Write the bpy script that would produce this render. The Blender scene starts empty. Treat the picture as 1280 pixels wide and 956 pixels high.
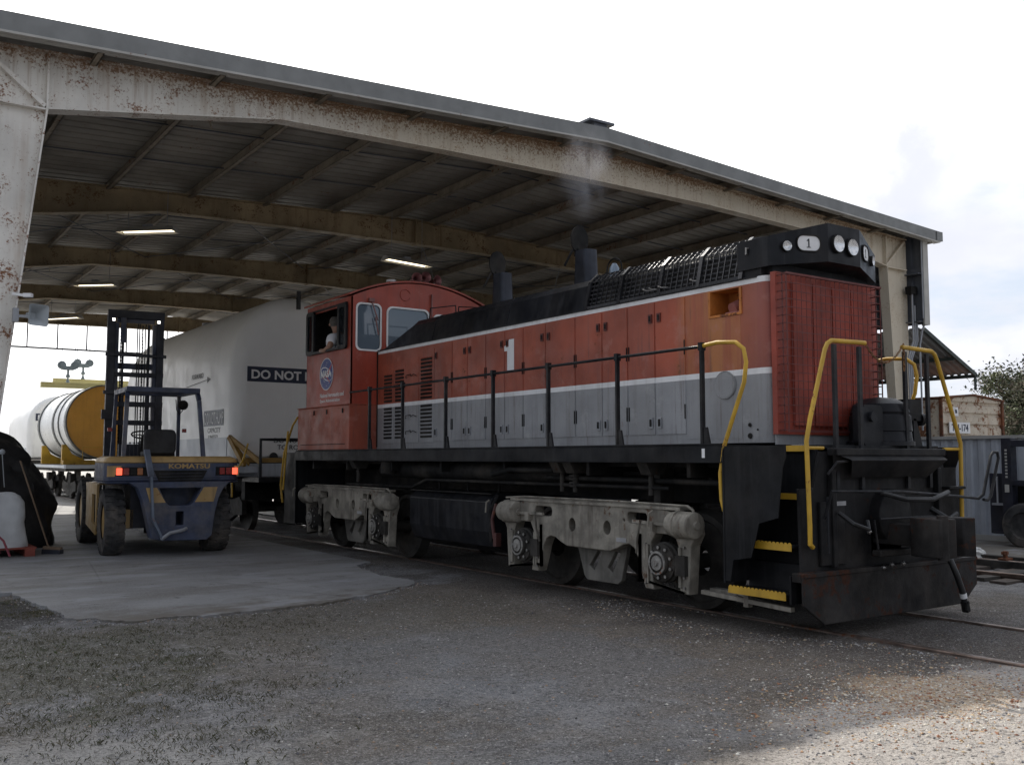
import bpy, bmesh, math, random
from mathutils import Vector, Matrix, noise
random.seed(7)
R=math.radians; PI=math.pi
SC=bpy.context.scene; COL=SC.collection
V=Vector
# ------------------------------------------------------------ materials
def nd(nt,t,**k):
    n=nt.nodes.new(t)
    for a,b in k.items():
        if a in n.inputs.keys(): n.inputs[a].default_value=b
        else: setattr(n,a,b)
    return n
def mixc(nt,fac,a,b,bt='MIX'):
    n=nt.nodes.new('ShaderNodeMix'); n.data_type='RGBA'; n.blend_type=bt
    for s,v in ((0,fac),(6,a),(7,b)):
        if isinstance(v,bpy.types.NodeSocket): nt.links.new(v,n.inputs[s])
        elif s==0: n.inputs[0].default_value=v
        else: n.inputs[s].default_value=(*v[:3],1)
    return n.outputs[2]
def ramp(nt,src,a,b,ca=0.,cb=1.):
    n=nt.nodes.new('ShaderNodeMapRange'); n.interpolation_type='SMOOTHSTEP'
    n.inputs['From Min'].default_value=a; n.inputs['From Max'].default_value=b
    n.inputs['To Min'].default_value=ca; n.inputs['To Max'].default_value=cb
    nt.links.new(src,n.inputs['Value']); return n.outputs[0]
def mth(nt,op,a,b=None):
    n=nt.nodes.new('ShaderNodeMath'); n.operation=op
    for i,v in enumerate((a,b)):
        if v is None: continue
        if isinstance(v,bpy.types.NodeSocket): nt.links.new(v,n.inputs[i])
        else: n.inputs[i].default_value=v
    return n.outputs[0]
def nz(nt,co,scale,detail=6,rough=.6,sc=None,off=0):
    if sc or off:
        m=nt.nodes.new('ShaderNodeMapping'); nt.links.new(co,m.inputs[0])
        if sc: m.inputs['Scale'].default_value=sc
        m.inputs['Location'].default_value=(off,off*.7,off*1.3); co=m.outputs[0]
    n=nt.nodes.new('ShaderNodeTexNoise'); n.inputs['Scale'].default_value=scale
    n.inputs['Detail'].default_value=detail; n.inputs['Roughness'].default_value=rough
    nt.links.new(co,n.inputs['Vector']); return n.outputs['Fac']
RUST=(.16,.055,.022)
def M(name,col,rough=.6,metal=0.,var=.25,vs=2.5,streak=0.,scol=(.03,.028,.026),rust=0.,rs=6.,rcol=RUST,bump=.15,bs=40,ssc=9.,dust=0.,coat=0.):
    m=bpy.data.materials.new(name); m.use_nodes=True; nt=m.node_tree; p=nt.nodes['Principled BSDF']
    tc=nt.nodes.new('ShaderNodeTexCoord').outputs['Object']
    n1=nz(nt,tc,vs)
    dark=tuple(c*(1-var) for c in col); lite=tuple(min(1,c*(1+var*.7)+.01*var) for c in col)
    c=mixc(nt,ramp(nt,n1,.3,.7),dark,lite)
    rr=mth(nt,'ADD',ramp(nt,nz(nt,tc,vs*3,off=3),.3,.7,-.1,.12),rough)
    if dust:
        c=mixc(nt,mth(nt,'MULTIPLY',ramp(nt,nz(nt,tc,1.7,8,.65,off=9),.42,.75),dust),c,(.22,.19,.16))
    if streak:
        s=ramp(nt,nz(nt,tc,ssc,5,.65,sc=(1,1,.07),off=5),.46,.72)
        s=mth(nt,'MULTIPLY',s,ramp(nt,nz(nt,tc,1.3,3,off=2),.35,.65,.3,1))
        c=mixc(nt,mth(nt,'MULTIPLY',s,streak),c,scol)
    if rust:
        a=nz(nt,tc,rs,10,.75,off=11); b=nz(nt,tc,rs*.16,3,.5,off=17)
        s=ramp(nt,mth(nt,'ADD',a,mth(nt,'MULTIPLY',b,.6)),1.02-rust*.5,1.10-rust*.5)
        rc=mixc(nt,nz(nt,tc,rs*4,4,off=21),tuple(x*.45 for x in rcol),tuple(x*1.7 for x in rcol))
        c=mixc(nt,s,c,rc); rr=mth(nt,'ADD',rr,mth(nt,'MULTIPLY',s,.25))
    nt.links.new(c,p.inputs['Base Color']); nt.links.new(rr,p.inputs['Roughness'])
    p.inputs['Metallic'].default_value=metal
    if coat: p.inputs['Coat Weight'].default_value=coat
    if bump:
        bn=nt.nodes.new('ShaderNodeBump'); bn.inputs['Strength'].default_value=bump; bn.inputs['Distance'].default_value=.02
        h=mth(nt,'ADD',mth(nt,'MULTIPLY',nz(nt,tc,bs,4),.35),nz(nt,tc,vs*1.2,2,off=31))
        nt.links.new(h,bn.inputs['Height']); nt.links.new(bn.outputs[0],p.inputs['Normal'])
    return m
def emit(name,col,st,base=(.8,.8,.8)):
    m=bpy.data.materials.new(name); m.use_nodes=True; p=m.node_tree.nodes['Principled BSDF']
    p.inputs['Base Color'].default_value=(*base,1); p.inputs['Emission Color'].default_value=(*col,1); p.inputs['Emission Strength'].default_value=st
    return m
MT={}
def mm(k,*a,**kw): MT[k]=M(k,*a,**kw); return MT[k]
mm('red',(.37,.082,.042),rough=.5,var=.3,vs=1.2,streak=.6,scol=(.2,.085,.075),rust=.15,rs=14,bump=.12)
mm('cab_red',(.36,.058,.032),rough=.42,var=.2,vs=1.1,streak=.4,scol=(.16,.04,.03),rust=.06,rs=14,bump=.08)
mm('orange_red',(.36,.1,.05),rough=.5,var=.3,vs=2,streak=.9,scol=(.36,.06,.05),ssc=5,bump=.1)
mm('grille_red',(.32,.055,.032),rough=.55,var=.3,vs=2,streak=.4,rust=.1)
mm('loco_grey',(.315,.322,.335),rough=.5,var=.18,vs=1.3,streak=.6,scol=(.17,.16,.15),rust=.05,rs=12,bump=.08)
mm('white_stripe',(.8,.8,.8),rough=.5,var=.12,vs=3,streak=.35,scol=(.35,.3,.26))
mm('loco_black',(.011,.012,.015),rough=.38,var=.4,vs=2,streak=.35,scol=(.07,.07,.075),bump=.1,dust=.06)
mm('frame_black',(.010,.011,.013),rough=.5,var=.45,vs=1.5,streak=.5,scol=(.035,.035,.038),bump=.15,dust=.06,ssc=14)
mm('pilot_black',(.011,.011,.012),rough=.55,var=.5,vs=2,streak=.6,scol=(.036,.034,.034),rust=.12,rs=8,rcol=(.05,.024,.014),dust=.1,bump=.25,ssc=12)
mm('plow',(.019,.018,.018),rough=.6,var=.5,vs=3,streak=.5,scol=(.06,.05,.045),rust=.33,rs=7,rcol=(.05,.022,.014),dust=.12,bump=.35)
mm('under_black',(.012,.012,.012),rough=.7,var=.4,dust=.2)
mm('stack_blue',(.022,.026,.038),rough=.45,metal=.3,var=.4,streak=.5,scol=(.015,.015,.02))
mm('truck',(.26,.24,.2),rough=.65,var=.4,vs=5,streak=.9,scol=(.08,.065,.05),rust=.17,rs=9,rcol=(.11,.06,.035),dust=.3,bump=.35,ssc=10)
mm('truck_dark',(.035,.033,.03),rough=.7,var=.5,rust=.2,rcol=(.05,.03,.02),rs=12,dust=.25,bump=.4)
mm('steel',(.3,.29,.28),rough=.35,metal=.9,var=.3,rust=.1)
mm('rail',(.16,.12,.1),rough=.4,metal=.7,var=.4,vs=6,rust=.25,rs=10)
mm('yellow',(.55,.33,.03),rough=.5,var=.2,vs=3,streak=.3,scol=(.2,.1,.02),rust=.16,rs=18,bump=.1)
mm('black_rail',(.014,.015,.018),rough=.4,var=.4,vs=6,dust=.15,bump=.1)
mm('rubber',(.045,.045,.046),rough=.85,var=.4,vs=5,dust=.7,bump=.3)
mm('black_rubber',(.012,.012,.013),rough=.5,var=.3)
mm('fork_blue',(.032,.045,.088),rough=.5,var=.35,vs=3,streak=.5,scol=(.1,.1,.11),rust=.14,rs=14,dust=.5)
mm('fork_tan',(.42,.27,.1),rough=.5,var=.2,vs=2,streak=.4,rust=.08,dust=.3)
mm('fork_black',(.012,.014,.025),rough=.5,var=.4,dust=.1)
mm('chrome',(.85,.85,.85),rough=.22,metal=1,var=.05,bump=0)
mm('seat',(.012,.012,.013),rough=.6,var=.2)
mm('car_white',(.87,.87,.85),rough=.42,var=.05,vs=.7,streak=.14,scol=(.42,.41,.37),ssc=2.5,bump=.05)
mm('car_band',(.55,.58,.61),rough=.5,var=.08,vs=1)
mm('sign_navy',(.012,.02,.05),rough=.5,var=.15)
mm('sign_grey',(.12,.14,.17),rough=.5,var=.15)
mm('white_paint',(.78,.78,.78),rough=.5,var=.06,vs=5)
mm('black_paint',(.02,.02,.022),rough=.5,var=.2)
mm('grey_text',(.2,.2,.2),rough=.5,var=.3)
mm('tank_orange',(.72,.36,.06),rough=.5,var=.12,vs=1,streak=.25,scol=(.35,.15,.04))
mm('tank_rim',(.13,.14,.14),rough=.5,var=.3)
mm('segment_white',(.75,.77,.77),rough=.35,var=.08)
mm('beam',(.72,.7,.65),rough=.6,var=.14,vs=1.2,streak=.55,scol=(.36,.25,.17),rust=.30,rs=26,rcol=(.2,.09,.045),bump=.12,ssc=6)
mm('beam_tan',(.34,.27,.165),rough=.65,var=.35,vs=1.2,streak=.8,scol=(.17,.11,.055),rust=.3,rs=30,rcol=(.14,.08,.04),bump=.15)
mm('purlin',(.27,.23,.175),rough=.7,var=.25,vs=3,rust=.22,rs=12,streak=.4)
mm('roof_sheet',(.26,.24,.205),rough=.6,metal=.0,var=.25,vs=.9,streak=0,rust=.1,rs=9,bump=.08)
mm('fascia',(.2,.205,.2),rough=.45,metal=.2,var=.15,vs=2,rust=.05,rs=14)
mm('trim',(.42,.41,.38),rough=.5,var=.12,vs=2,rust=.1)
mm('clad_dark',(.09,.1,.12),rough=.5,var=.15)
mm('corr_blue',(.45,.48,.52),rough=.5,var=.12,vs=2,streak=.5,scol=(.18,.19,.21),rust=.05)
mm('awning_sheet',(.3,.32,.33),rough=.5,metal=.2,var=.2,vs=2,rust=.08)
mm('awning_frame',(.045,.06,.055),rough=.6)
mm('rusty_box',(.56,.49,.39),rough=.7,var=.15,vs=2,streak=.75,scol=(.36,.2,.1),rust=.42,rs=8,rcol=(.2,.09,.045),ssc=4)
mm('rust_trim',(.12,.045,.02),rough=.8,var=.5,rust=.4)
mm('galv',(.3,.31,.33),rough=.45,metal=.4,var=.15)
mm('concrete',(.27,.27,.265),rough=.85,var=.2,vs=.7,bump=.2,bs=60,dust=.4)
mm('tarp',(.009,.009,.01),rough=.65,var=.3,bump=1.,bs=3)
mm('sack',(.55,.57,.58),rough=.7,var=.15,bump=.4,bs=7,dust=.2)
mm('pallet',(.2,.045,.03),rough=.75,var=.35,rust=.2,dust=.2)
mm('hose_pink',(.24,.05,.07),rough=.5,var=.2)
mm('wood',(.16,.11,.07),rough=.7,var=.3)
mm('blue_cloth',(.03,.05,.25),rough=.7)
mm('speaker_grey',(.34,.37,.39),rough=.5,var=.15)
mm('skin',(.35,.2,.14),rough=.55,var=.08,bump=0)
mm('shirt',(.75,.76,.8),rough=.8,var=.06,bump=.2,bs=12)
mm('hair',(.13,.12,.11),rough=.9,var=.3,vs=30)
mm('trouser',(.03,.035,.05),rough=.8)
mm('chain',(.22,.12,.05),rough=.6,metal=.4,var=.5,vs=12,rust=.3)
mm('rock',(.5,.5,.48),rough=.85,var=.25,vs=4,bump=.5,bs=12)
mm('bark',(.14,.12,.1),rough=.9,var=.4,vs=8,bump=.5)
mm('hook_grey',(.22,.26,.27),rough=.5,var=.2)
mm('pale_yellow',(.62,.55,.25),rough=.5,var=.1)
mm('logo_blue',(.015,.04,.22),rough=.4,var=.1)
mm('logo_red',(.4,.03,.03),rough=.4)
mm('pole_grey',(.35,.35,.36),rough=.5)
def glass(name,tint=(.6,.65,.7),al=.35,rough=.04):
    m=bpy.data.materials.new(name); m.use_nodes=True; p=m.node_tree.nodes['Principled BSDF']
    p.inputs['Base Color'].default_value=(*tint,1); p.inputs['Roughness'].default_value=rough
    p.inputs['Alpha'].default_value=al; p.inputs['Specular IOR Level'].default_value=1.; p.inputs['IOR'].default_value=1.6
    MT[name]=m; return m
glass('cab_glass',(.13,.17,.21),.85,.05); glass('clear_glass',(.02,.025,.03),.35,.03)
glass('lens',(.8,.85,.9),.18,.05)
MT['red_lens']=M('red_lens',(.25,.015,.01),rough=.25,var=.1,bump=0)
MT['amber_lens']=M('amber_lens',(.32,.1,.02),rough=.25,var=.1,bump=0)
MT['tail_on']=emit('tail_on',(1,.12,.06),1.7,(.6,.05,.03))
MT['fluor']=emit('fluor',(1,.86,.6),3.2)
MT['lamp_small']=emit('lamp_small',(1,.95,.85),5)
# ------------------------------------------------------------ mesh builder
class MB:
    def __init__(s): s.v=[]; s.f=[]; s.m=[]; s.sm=[]
    def add(s,vs,fs,m=0,smooth=False):
        o=len(s.v); s.v+= [tuple(x) for x in vs]
        for f in fs: s.f.append(tuple(i+o for i in f)); s.m.append(m); s.sm.append(smooth)
        return s
    def box(s,x0,x1,y0,y1,z0,z1,m=0):
        vs=[(x,y,z) for x in (x0,x1) for y in (y0,y1) for z in (z0,z1)]
        return s.add(vs,[(0,1,3,2),(4,6,7,5),(0,4,5,1),(2,3,7,6),(0,2,6,4),(1,5,7,3)],m)
    def bar(s,p,q,w,h,m=0,up=(0,0,1)):
        p=V(p);q=V(q);d=(q-p).normalized();u=V(up)
        if abs(d.dot(u))>.98: u=V((1,0,0))
        a=d.cross(u).normalized()*w/2; b=a.cross(d).normalized()*h/2
        vs=[e+i*a+j*b for e in (p,q) for i,j in ((-1,-1),(1,-1),(1,1),(-1,1))]
        return s.add(vs,[(0,3,2,1),(4,5,6,7),(0,1,5,4),(1,2,6,5),(2,3,7,6),(3,0,4,7)],m)
    def tube(s,pts,r,m=0,seg=10,closed=False):
        pts=[V(p) for p in pts]; n=len(pts); vs=[]; fs=[]; up=None
        for i,p in enumerate(pts):
            if closed: d=(pts[(i+1)%n]-pts[i-1]).normalized()
            elif i==0: d=(pts[1]-p).normalized()
            elif i==n-1: d=(p-pts[-2]).normalized()
            else: d=((pts[i+1]-p).normalized()+(p-pts[i-1]).normalized()).normalized()
            if up is None: up=V((0,0,1)) if abs(d.z)<.9 else V((1,0,0))
            a=d.cross(up).normalized(); up=a.cross(d).normalized()
            rr=r[i] if isinstance(r,(list,tuple)) else r
            vs+=[p+rr*(math.cos(t)*a+math.sin(t)*up) for t in (2*PI*k/seg for k in range(seg))]
        for i in range(n if closed else n-1):
            j=(i+1)%n
            fs+=[(i*seg+k,i*seg+(k+1)%seg,j*seg+(k+1)%seg,j*seg+k) for k in range(seg)]
        s.add(vs,fs,m,True)
        if not closed: s.add(vs[:seg],[tuple(range(seg))[::-1]],m); s.add(vs[-seg:],[tuple(range(seg))],m)
        return s
    def cyl(s,p,q,r,m=0,seg=20,r2=None): return s.lathe(p,V(q)-V(p),[(r,0),(r if r2 is None else r2,1)],m,seg,True,True)
    def lathe(s,p,d,prof,m=0,seg=20,rel=False,caps=True,flat=False):
        p=V(p);d=V(d);L=d.length if rel else 1.; d=d.normalized()
        u=V((0,0,1)) if abs(d.z)<.9 else V((1,0,0)); a=d.cross(u).normalized(); b=d.cross(a).normalized()
        vs=[];fs=[]
        for r,t in prof: vs+=[p+d*t*L+r*(math.cos(x)*a+math.sin(x)*b) for x in (2*PI*k/seg for k in range(seg))]
        for i in range(len(prof)-1): fs+=[(i*seg+k,i*seg+(k+1)%seg,(i+1)*seg+(k+1)%seg,(i+1)*seg+k) for k in range(seg)]
        s.add(vs,fs,m,not flat)
        if caps:
            if prof[0][0]>1e-4: s.add(vs[:seg],[tuple(range(seg))[::-1]],m)
            if prof[-1][0]>1e-4: s.add(vs[-seg:],[tuple(range(seg))],m)
        return s
    def prism(s,poly,ax,a,b,m=0):
        """poly in the two other axes (in x,y,z order)"""
        n=len(poly)
        def P(u,v,w): return {'x':(w,u,v),'y':(u,w,v),'z':(u,v,w)}[ax]
        vs=[P(u,v,a) for u,v in poly]+[P(u,v,b) for u,v in poly]
        return s.add(vs,[tuple(range(n)),tuple(range(n,2*n))[::-1]]+[(i,(i+1)%n,n+(i+1)%n,n+i) for i in range(n)],m)
    def loft(s,rings,m=0,smooth=False,caps=True,closed=True,ms=None):
        n=len(rings[0]); vs=[p for r in rings for p in r]; fs=[]
        o=len(s.v); s.v+=[tuple(x) for x in vs]
        for i in range(len(rings)-1):
            for k in range(n if closed else n-1):
                s.f.append(tuple(x+o for x in (i*n+k,i*n+(k+1)%n,(i+1)*n+(k+1)%n,(i+1)*n+k))); s.m.append(ms[i] if ms else m); s.sm.append(smooth)
        if caps:
            s.f.append(tuple(range(o,o+n))[::-1]); s.m.append(ms[0] if ms else m); s.sm.append(False)
            s.f.append(tuple(range(o+(len(rings)-1)*n,o+len(rings)*n))); s.m.append(ms[-1] if ms else m); s.sm.append(False)
        return s
    def curve(s,cu,O,U,Vv,N,m=0,fit=None):
        ob=bpy.data.objects.new('t',cu); COL.objects.link(ob)
        dg=bpy.context.evaluated_depsgraph_get(); me=bpy.data.meshes.new_from_object(ob.evaluated_get(dg))
        vs=[v.co.copy() for v in me.vertices]; fs=[tuple(p.vertices) for p in me.polygons]
        bpy.data.objects.remove(ob); bpy.data.curves.remove(cu); bpy.data.meshes.remove(me)
        if fit and vs:
            x0=min(v.x for v in vs);x1=max(v.x for v in vs);y0=min(v.y for v in vs);y1=max(v.y for v in vs)
            for v in vs: v.x=(v.x-x0)/(x1-x0)*fit[0]; v.y=(v.y-y0)/(y1-y0)*fit[1]
        O=V(O);U=V(U);Vv=V(Vv);N=V(N)
        return s.add([O+U*v.x+Vv*v.y+N*v.z for v in vs],fs,m)
    def plate(s,outer,holes,O,U,Vv,N,t,m=0,bev=0):
        cu=bpy.data.curves.new('c','CURVE'); cu.dimensions='2D'; cu.fill_mode='BOTH'; cu.extrude=t/2-bev; cu.bevel_depth=bev; cu.bevel_resolution=1
        cu.resolution_u=1
        for pl in [outer]+list(holes):
            sp=cu.splines.new('POLY'); sp.points.add(len(pl)-1)
            for i,(x,y) in enumerate(pl): sp.points[i].co=(x,y,0,1)
            sp.use_cyclic_u=True
        return s.curve(cu,V(O)+V(N)*t/2,U,Vv,N,m)
    def text(s,body,O,U,Vv,N,w,h,t=.004,m=0,bold=0):
        cu=bpy.data.curves.new('c','FONT'); cu.body=body; cu.extrude=t/2; cu.offset=bold; cu.resolution_u=3
        return s.curve(cu,O,U,Vv,N,m,(w,h))
    def build(s,name,mats,parent=None,bevel=0,shade=None,weld=False):
        me=bpy.data.meshes.new(name); off=V((0,0,0))
        if parent is not None:
            r=parent
            while r.parent: r=r.parent
            if not r.get('_local'): off=V(r.location)
        me.from_pydata([V(v)-off for v in s.v],[],s.f)
        if not isinstance(mats,(list,tuple)): mats=[mats]
        for x in mats: me.materials.append(MT[x] if isinstance(x,str) else x)
        me.polygons.foreach_set('material_index',s.m); me.polygons.foreach_set('use_smooth',s.sm)
        bm=bmesh.new(); bm.from_mesh(me)
        if weld: bmesh.ops.remove_doubles(bm,verts=bm.verts,dist=.0005)
        bmesh.ops.recalc_face_normals(bm,faces=bm.faces)
        if shade: 
            for f in bm.faces: f.smooth=True
        bm.to_mesh(me); bm.free()
        if shade: me.shade_smooth() if hasattr(me,'shade_smooth') else None
        ob=bpy.data.objects.new(name,me); COL.objects.link(ob)
        if parent is not None: ob.parent=parent
        if bevel:
            b=ob.modifiers.new('b','BEVEL'); b.width=bevel; b.segments=2; b.limit_method='ANGLE'; b.angle_limit=R(35)
        if any(s.sm) or shade:
            me.set_sharp_from_angle(angle=R(38))
        return ob
def B(): return MB()
def tag(o,label=None,cat=None,group=None,kind=None):
    if label: o['label']=label
    if cat: o['category']=cat
    if group: o['group']=group
    if kind: o['kind']=kind
    return o
def thing(name,loc,label,cat,group=None,rz=0,local=False):
    o=bpy.data.objects.new(name,None); COL.objects.link(o); o.location=loc; o.rotation_euler=(0,0,rz); o.empty_display_size=.2
    if local: o['_local']=1
    return tag(o,label,cat,group)
def rrect(x0,x1,y0,y1,r,n=4):
    out=[]
    for cx,cy,a in ((x1-r,y1-r,0),(x0+r,y1-r,90),(x0+r,y0+r,180),(x1-r,y0+r,270)):
        out+=[(cx+r*math.cos(R(a+90*k/n)),cy+r*math.sin(R(a+90*k/n))) for k in range(n+1)]
    return out
def circ(cx,cy,r,n=20,ry=None): return [(cx+r*math.cos(2*PI*k/n),cy+(ry or r)*math.sin(2*PI*k/n)) for k in range(n)]
FR=((1,0,0),(0,0,1),(0,-1,0))   # faces -Y (towards camera)
SD=((0,-1,0),(0,0,1),(-1,0,0))  # faces -X; u runs to -Y
def copy_tree(o,parent=None):
    c=o.copy(); COL.objects.link(c)
    if parent: c.parent=parent
    for ch in list(o.children): copy_tree(ch,c)
    return c
def arc(c,r,a0,a1,n,ax='z'):
    out=[]
    for k in range(n+1):
        t=R(a0+(a1-a0)*k/n); u,v=r*math.cos(t),r*math.sin(t)
        out.append({'z':(c[0]+u,c[1]+v,c[2]),'y':(c[0]+u,c[1],c[2]+v),'x':(c[0],c[1]+u,c[2]+v)}[ax])
    return out

def stain_red():
    m=MT['red']; nt=m.node_tree; p=nt.nodes['Principled BSDF']; src=p.inputs['Base Color'].links[0].from_socket
    tc=nt.nodes.new('ShaderNodeTexCoord').outputs['Object']; sp=nt.nodes.new('ShaderNodeSeparateXYZ'); nt.links.new(tc,sp.inputs[0])
    y=sp.outputs[1]; a=mth(nt,'MULTIPLY',ramp(nt,y,-4.85,-4.6),ramp(nt,y,-3.4,-4.0)); z=ramp(nt,sp.outputs[0],-.7,-.8)
    s=ramp(nt,nz(nt,tc,5,4,.6,sc=(1,1,.05),off=5),.38,.62); f=mth(nt,'MULTIPLY',mth(nt,'MULTIPLY',a,z),mth(nt,'ADD',mth(nt,'MULTIPLY',s,.75),.2))
    c=mixc(nt,f,src,(.52,.21,.06)); 
    u=mth(nt,'MULTIPLY',ramp(nt,y,-4.45,-4.75),.45); c=mixc(nt,u,c,(.3,.1,.1)); nt.links.new(c,p.inputs['Base Color'])
stain_red()

def beam_mat():
    m=MT['beam']; nt=m.node_tree; p=nt.nodes['Principled BSDF']; src=p.inputs['Base Color'].links[0].from_socket
    tc=nt.nodes.new('ShaderNodeTexCoord').outputs['Object']; sp=nt.nodes.new('ShaderNodeSeparateXYZ'); nt.links.new(tc,sp.inputs[0])
    x,z=sp.outputs[0],sp.outputs[2]
    c=mixc(nt,mth(nt,'MULTIPLY',ramp(nt,mth(nt,'ADD',x,mth(nt,'MULTIPLY',nz(nt,tc,.8,3,off=41),4.)),-6.,0.),.8),src,(.6,.52,.39))
    d=mth(nt,'SUBTRACT',mth(nt,'SUBTRACT',6.9,mth(nt,'MULTIPLY',mth(nt,'ABSOLUTE',x),.0435)),z)
    top=ramp(nt,d,.34,.0); low=ramp(nt,nz(nt,tc,.9,3,.5,off=50),.35,.6)
    sx=ramp(nt,mth(nt,'ABSOLUTE',mth(nt,'ADD',x,2.5)),7.,2.)
    a=mth(nt,'ADD',nz(nt,tc,34,6,.7,off=51),mth(nt,'MULTIPLY',mth(nt,'ADD',mth(nt,'MULTIPLY',top,.7),mth(nt,'ADD',mth(nt,'MULTIPLY',low,.25),mth(nt,'MULTIPLY',sx,.3))),.2))
    f=ramp(nt,a,.675,.73); c=mixc(nt,mth(nt,'MULTIPLY',f,.85),c,mixc(nt,nz(nt,tc,9,3,off=60),(.12,.055,.025),(.3,.15,.06)))
    s=ramp(nt,nz(nt,tc,16,4,.6,sc=(1,1,.05),off=52),.5,.68); s=mth(nt,'MULTIPLY',s,ramp(nt,d,.9,.02,.1,.85)); c=mixc(nt,mth(nt,'MULTIPLY',s,.55),c,(.33,.22,.13))
    h=ramp(nt,nz(nt,tc,20,5,.7,off=53),.35,.6); h=mth(nt,'MULTIPLY',h,ramp(nt,mth(nt,'ADD',d,mth(nt,'MULTIPLY',nz(nt,tc,3,4,off=54),.2)),.19,.1)); c=mixc(nt,mth(nt,'MULTIPLY',h,.8),c,(.2,.1,.04))
    nt.links.new(c,p.inputs['Base Color'])
beam_mat()

for k in ('loco_black','frame_black','pilot_black','plow','under_black','truck_dark','rubber','black_rail'):
    MT[k].node_tree.nodes['Principled BSDF'].inputs['Specular IOR Level'].default_value=.16

for k in ('red','loco_grey','cab_red'):      # doors were repainted at different times: each piece its own tone
    m=MT[k]; nt=m.node_tree; p=nt.nodes['Principled BSDF']; src=p.inputs['Base Color'].links[0].from_socket
    oi=nt.nodes.new('ShaderNodeObjectInfo').outputs['Random']; tc=nt.nodes.new('ShaderNodeTexCoord').outputs['Object']
    c=mixc(nt,ramp(nt,oi,0,1,0,.28),src,tuple(.62*q for q in ((.36,.1,.07) if k!='loco_grey' else (.33,.33,.33))))
    g=mth(nt,'MULTIPLY',ramp(nt,nz(nt,tc,22,5,.65,sc=(1,1,.035),off=71),.52,.7),ramp(nt,nz(nt,tc,2.1,4,off=72),.4,.62)); c=mixc(nt,mth(nt,'MULTIPLY',g,.55),c,(.09,.05,.04))
    h=mth(nt,'MULTIPLY',ramp(nt,nz(nt,tc,3.1,6,.7,off=75),.55,.7),.35); c=mixc(nt,h,c,(.47,.22,.18) if k!='loco_grey' else (.46,.46,.46))
    w=ramp(nt,nz(nt,tc,60,3,.6,off=76),.70,.73); c=mixc(nt,w,c,(.07,.035,.025)); nt.links.new(c,p.inputs['Base Color'])
# ============================================================ SETTING
def grid_axis(a,b,fine,lo,hi):
    out=[]; x=a
    while x<b: out.append(x); x+=fine
    out.append(b)
    st=fine
    x=b
    while x<hi: st*=1.35; x+=st; out.append(x)
    st=fine; x=a; pre=[]
    while x>lo: st*=1.35; x-=st; pre.append(x)
    return pre[::-1]+out
def slab_in(x,y):   # inside of the concrete apron
    return 1.2<x<6.9 and y>11.4
def gh(x,y):
    h=.022*noise.noise(V((x*.9,y*.9,0)))+.010*noise.noise(V((x*4,y*4,3)))+.004*noise.noise(V((x*13,y*13,5)))
    fade=min(1,max(0,(y-.5)/2)) if y<3 else 1
    if abs(x-8.37)<1.6 : h*=.35
    return h-.012
xs=grid_axis(-1.,13.,.09,-900,1200); ys=grid_axis(2.,13.,.09,-300,1500)
b=B(); nx=len(xs); ny=len(ys)
vv=[(x,y,(gh(x,y) if (-4<x<22 and -2<y<20) else -.012) if not (1<x<6.9 and y>10.9) else -.03) for y in ys for x in xs]
b.add(vv,[(j*nx+i,j*nx+i+1,(j+1)*nx+i+1,(j+1)*nx+i) for j in range(ny-1) for i in range(nx-1)],0,True)
# ground material
g=bpy.data.materials.new('ground_mat'); g.use_nodes=True; nt=g.node_tree; p=nt.nodes['Principled BSDF']
tc=nt.nodes.new('ShaderNodeTexCoord').outputs['Object']
big=nz(nt,tc,.45,5,.6); mid=nz(nt,tc,1.6,7,.65,off=4); fine=nz(nt,tc,28,6,.7,off=8); vf=nz(nt,tc,110,3,.7,off=1)
c=mixc(nt,ramp(nt,mid,.36,.62),(.098,.096,.098),(.197,.196,.2))
c=mixc(nt,mth(nt,'MULTIPLY',ramp(nt,big,.47,.6),.75),c,(.12,.1,.078))
sx0=nt.nodes.new('ShaderNodeSeparateXYZ'); nt.links.new(tc,sx0.inputs[0])
def rut(ang,off):
    u=mth(nt,'ADD',mth(nt,'MULTIPLY',sx0.outputs[0],math.cos(R(ang))),mth(nt,'MULTIPLY',sx0.outputs[1],math.sin(R(ang)))); v=mth(nt,'SUBTRACT',mth(nt,'MULTIPLY',sx0.outputs[1],math.cos(R(ang))),mth(nt,'MULTIPLY',sx0.outputs[0],math.sin(R(ang))))
    cb=nt.nodes.new('ShaderNodeCombineXYZ'); nt.links.new(mth(nt,'MULTIPLY',u,.18),cb.inputs[0]); nt.links.new(mth(nt,'MULTIPLY',v,2.6),cb.inputs[1]); return nz(nt,cb.outputs[0],1.,6,.6,off=off)
c=mixc(nt,ramp(nt,rut(-62,3),.54,.66,0,.5),c,(.085,.075,.062)); c=mixc(nt,ramp(nt,rut(-62,9),.56,.68,0,.5),c,(.3,.29,.28)); c=mixc(nt,ramp(nt,rut(-12,19),.56,.68,0,.4),c,(.08,.072,.06))
sx=nt.nodes.new('ShaderNodeSeparateXYZ'); nt.links.new(tc,sx.inputs[0])
X=sx.outputs[0];Y=sx.outputs[1]
def blob(cx,cy,rx,ry,soft=.5,amp=.55):
    a=mth(nt,'POWER',mth(nt,'DIVIDE',mth(nt,'SUBTRACT',X,cx),rx),2); bb=mth(nt,'POWER',mth(nt,'DIVIDE',mth(nt,'SUBTRACT',Y,cy),ry),2)
    d=mth(nt,'SQRT',mth(nt,'ADD',a,bb)); d=mth(nt,'ADD',d,mth(nt,'MULTIPLY',mth(nt,'SUBTRACT',mid,.5),amp*3))
    return ramp(nt,d,1+soft/2,1-soft/2) if False else mth(nt,'SUBTRACT',1.,ramp(nt,d,1-soft/2,1+soft/2))
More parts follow.
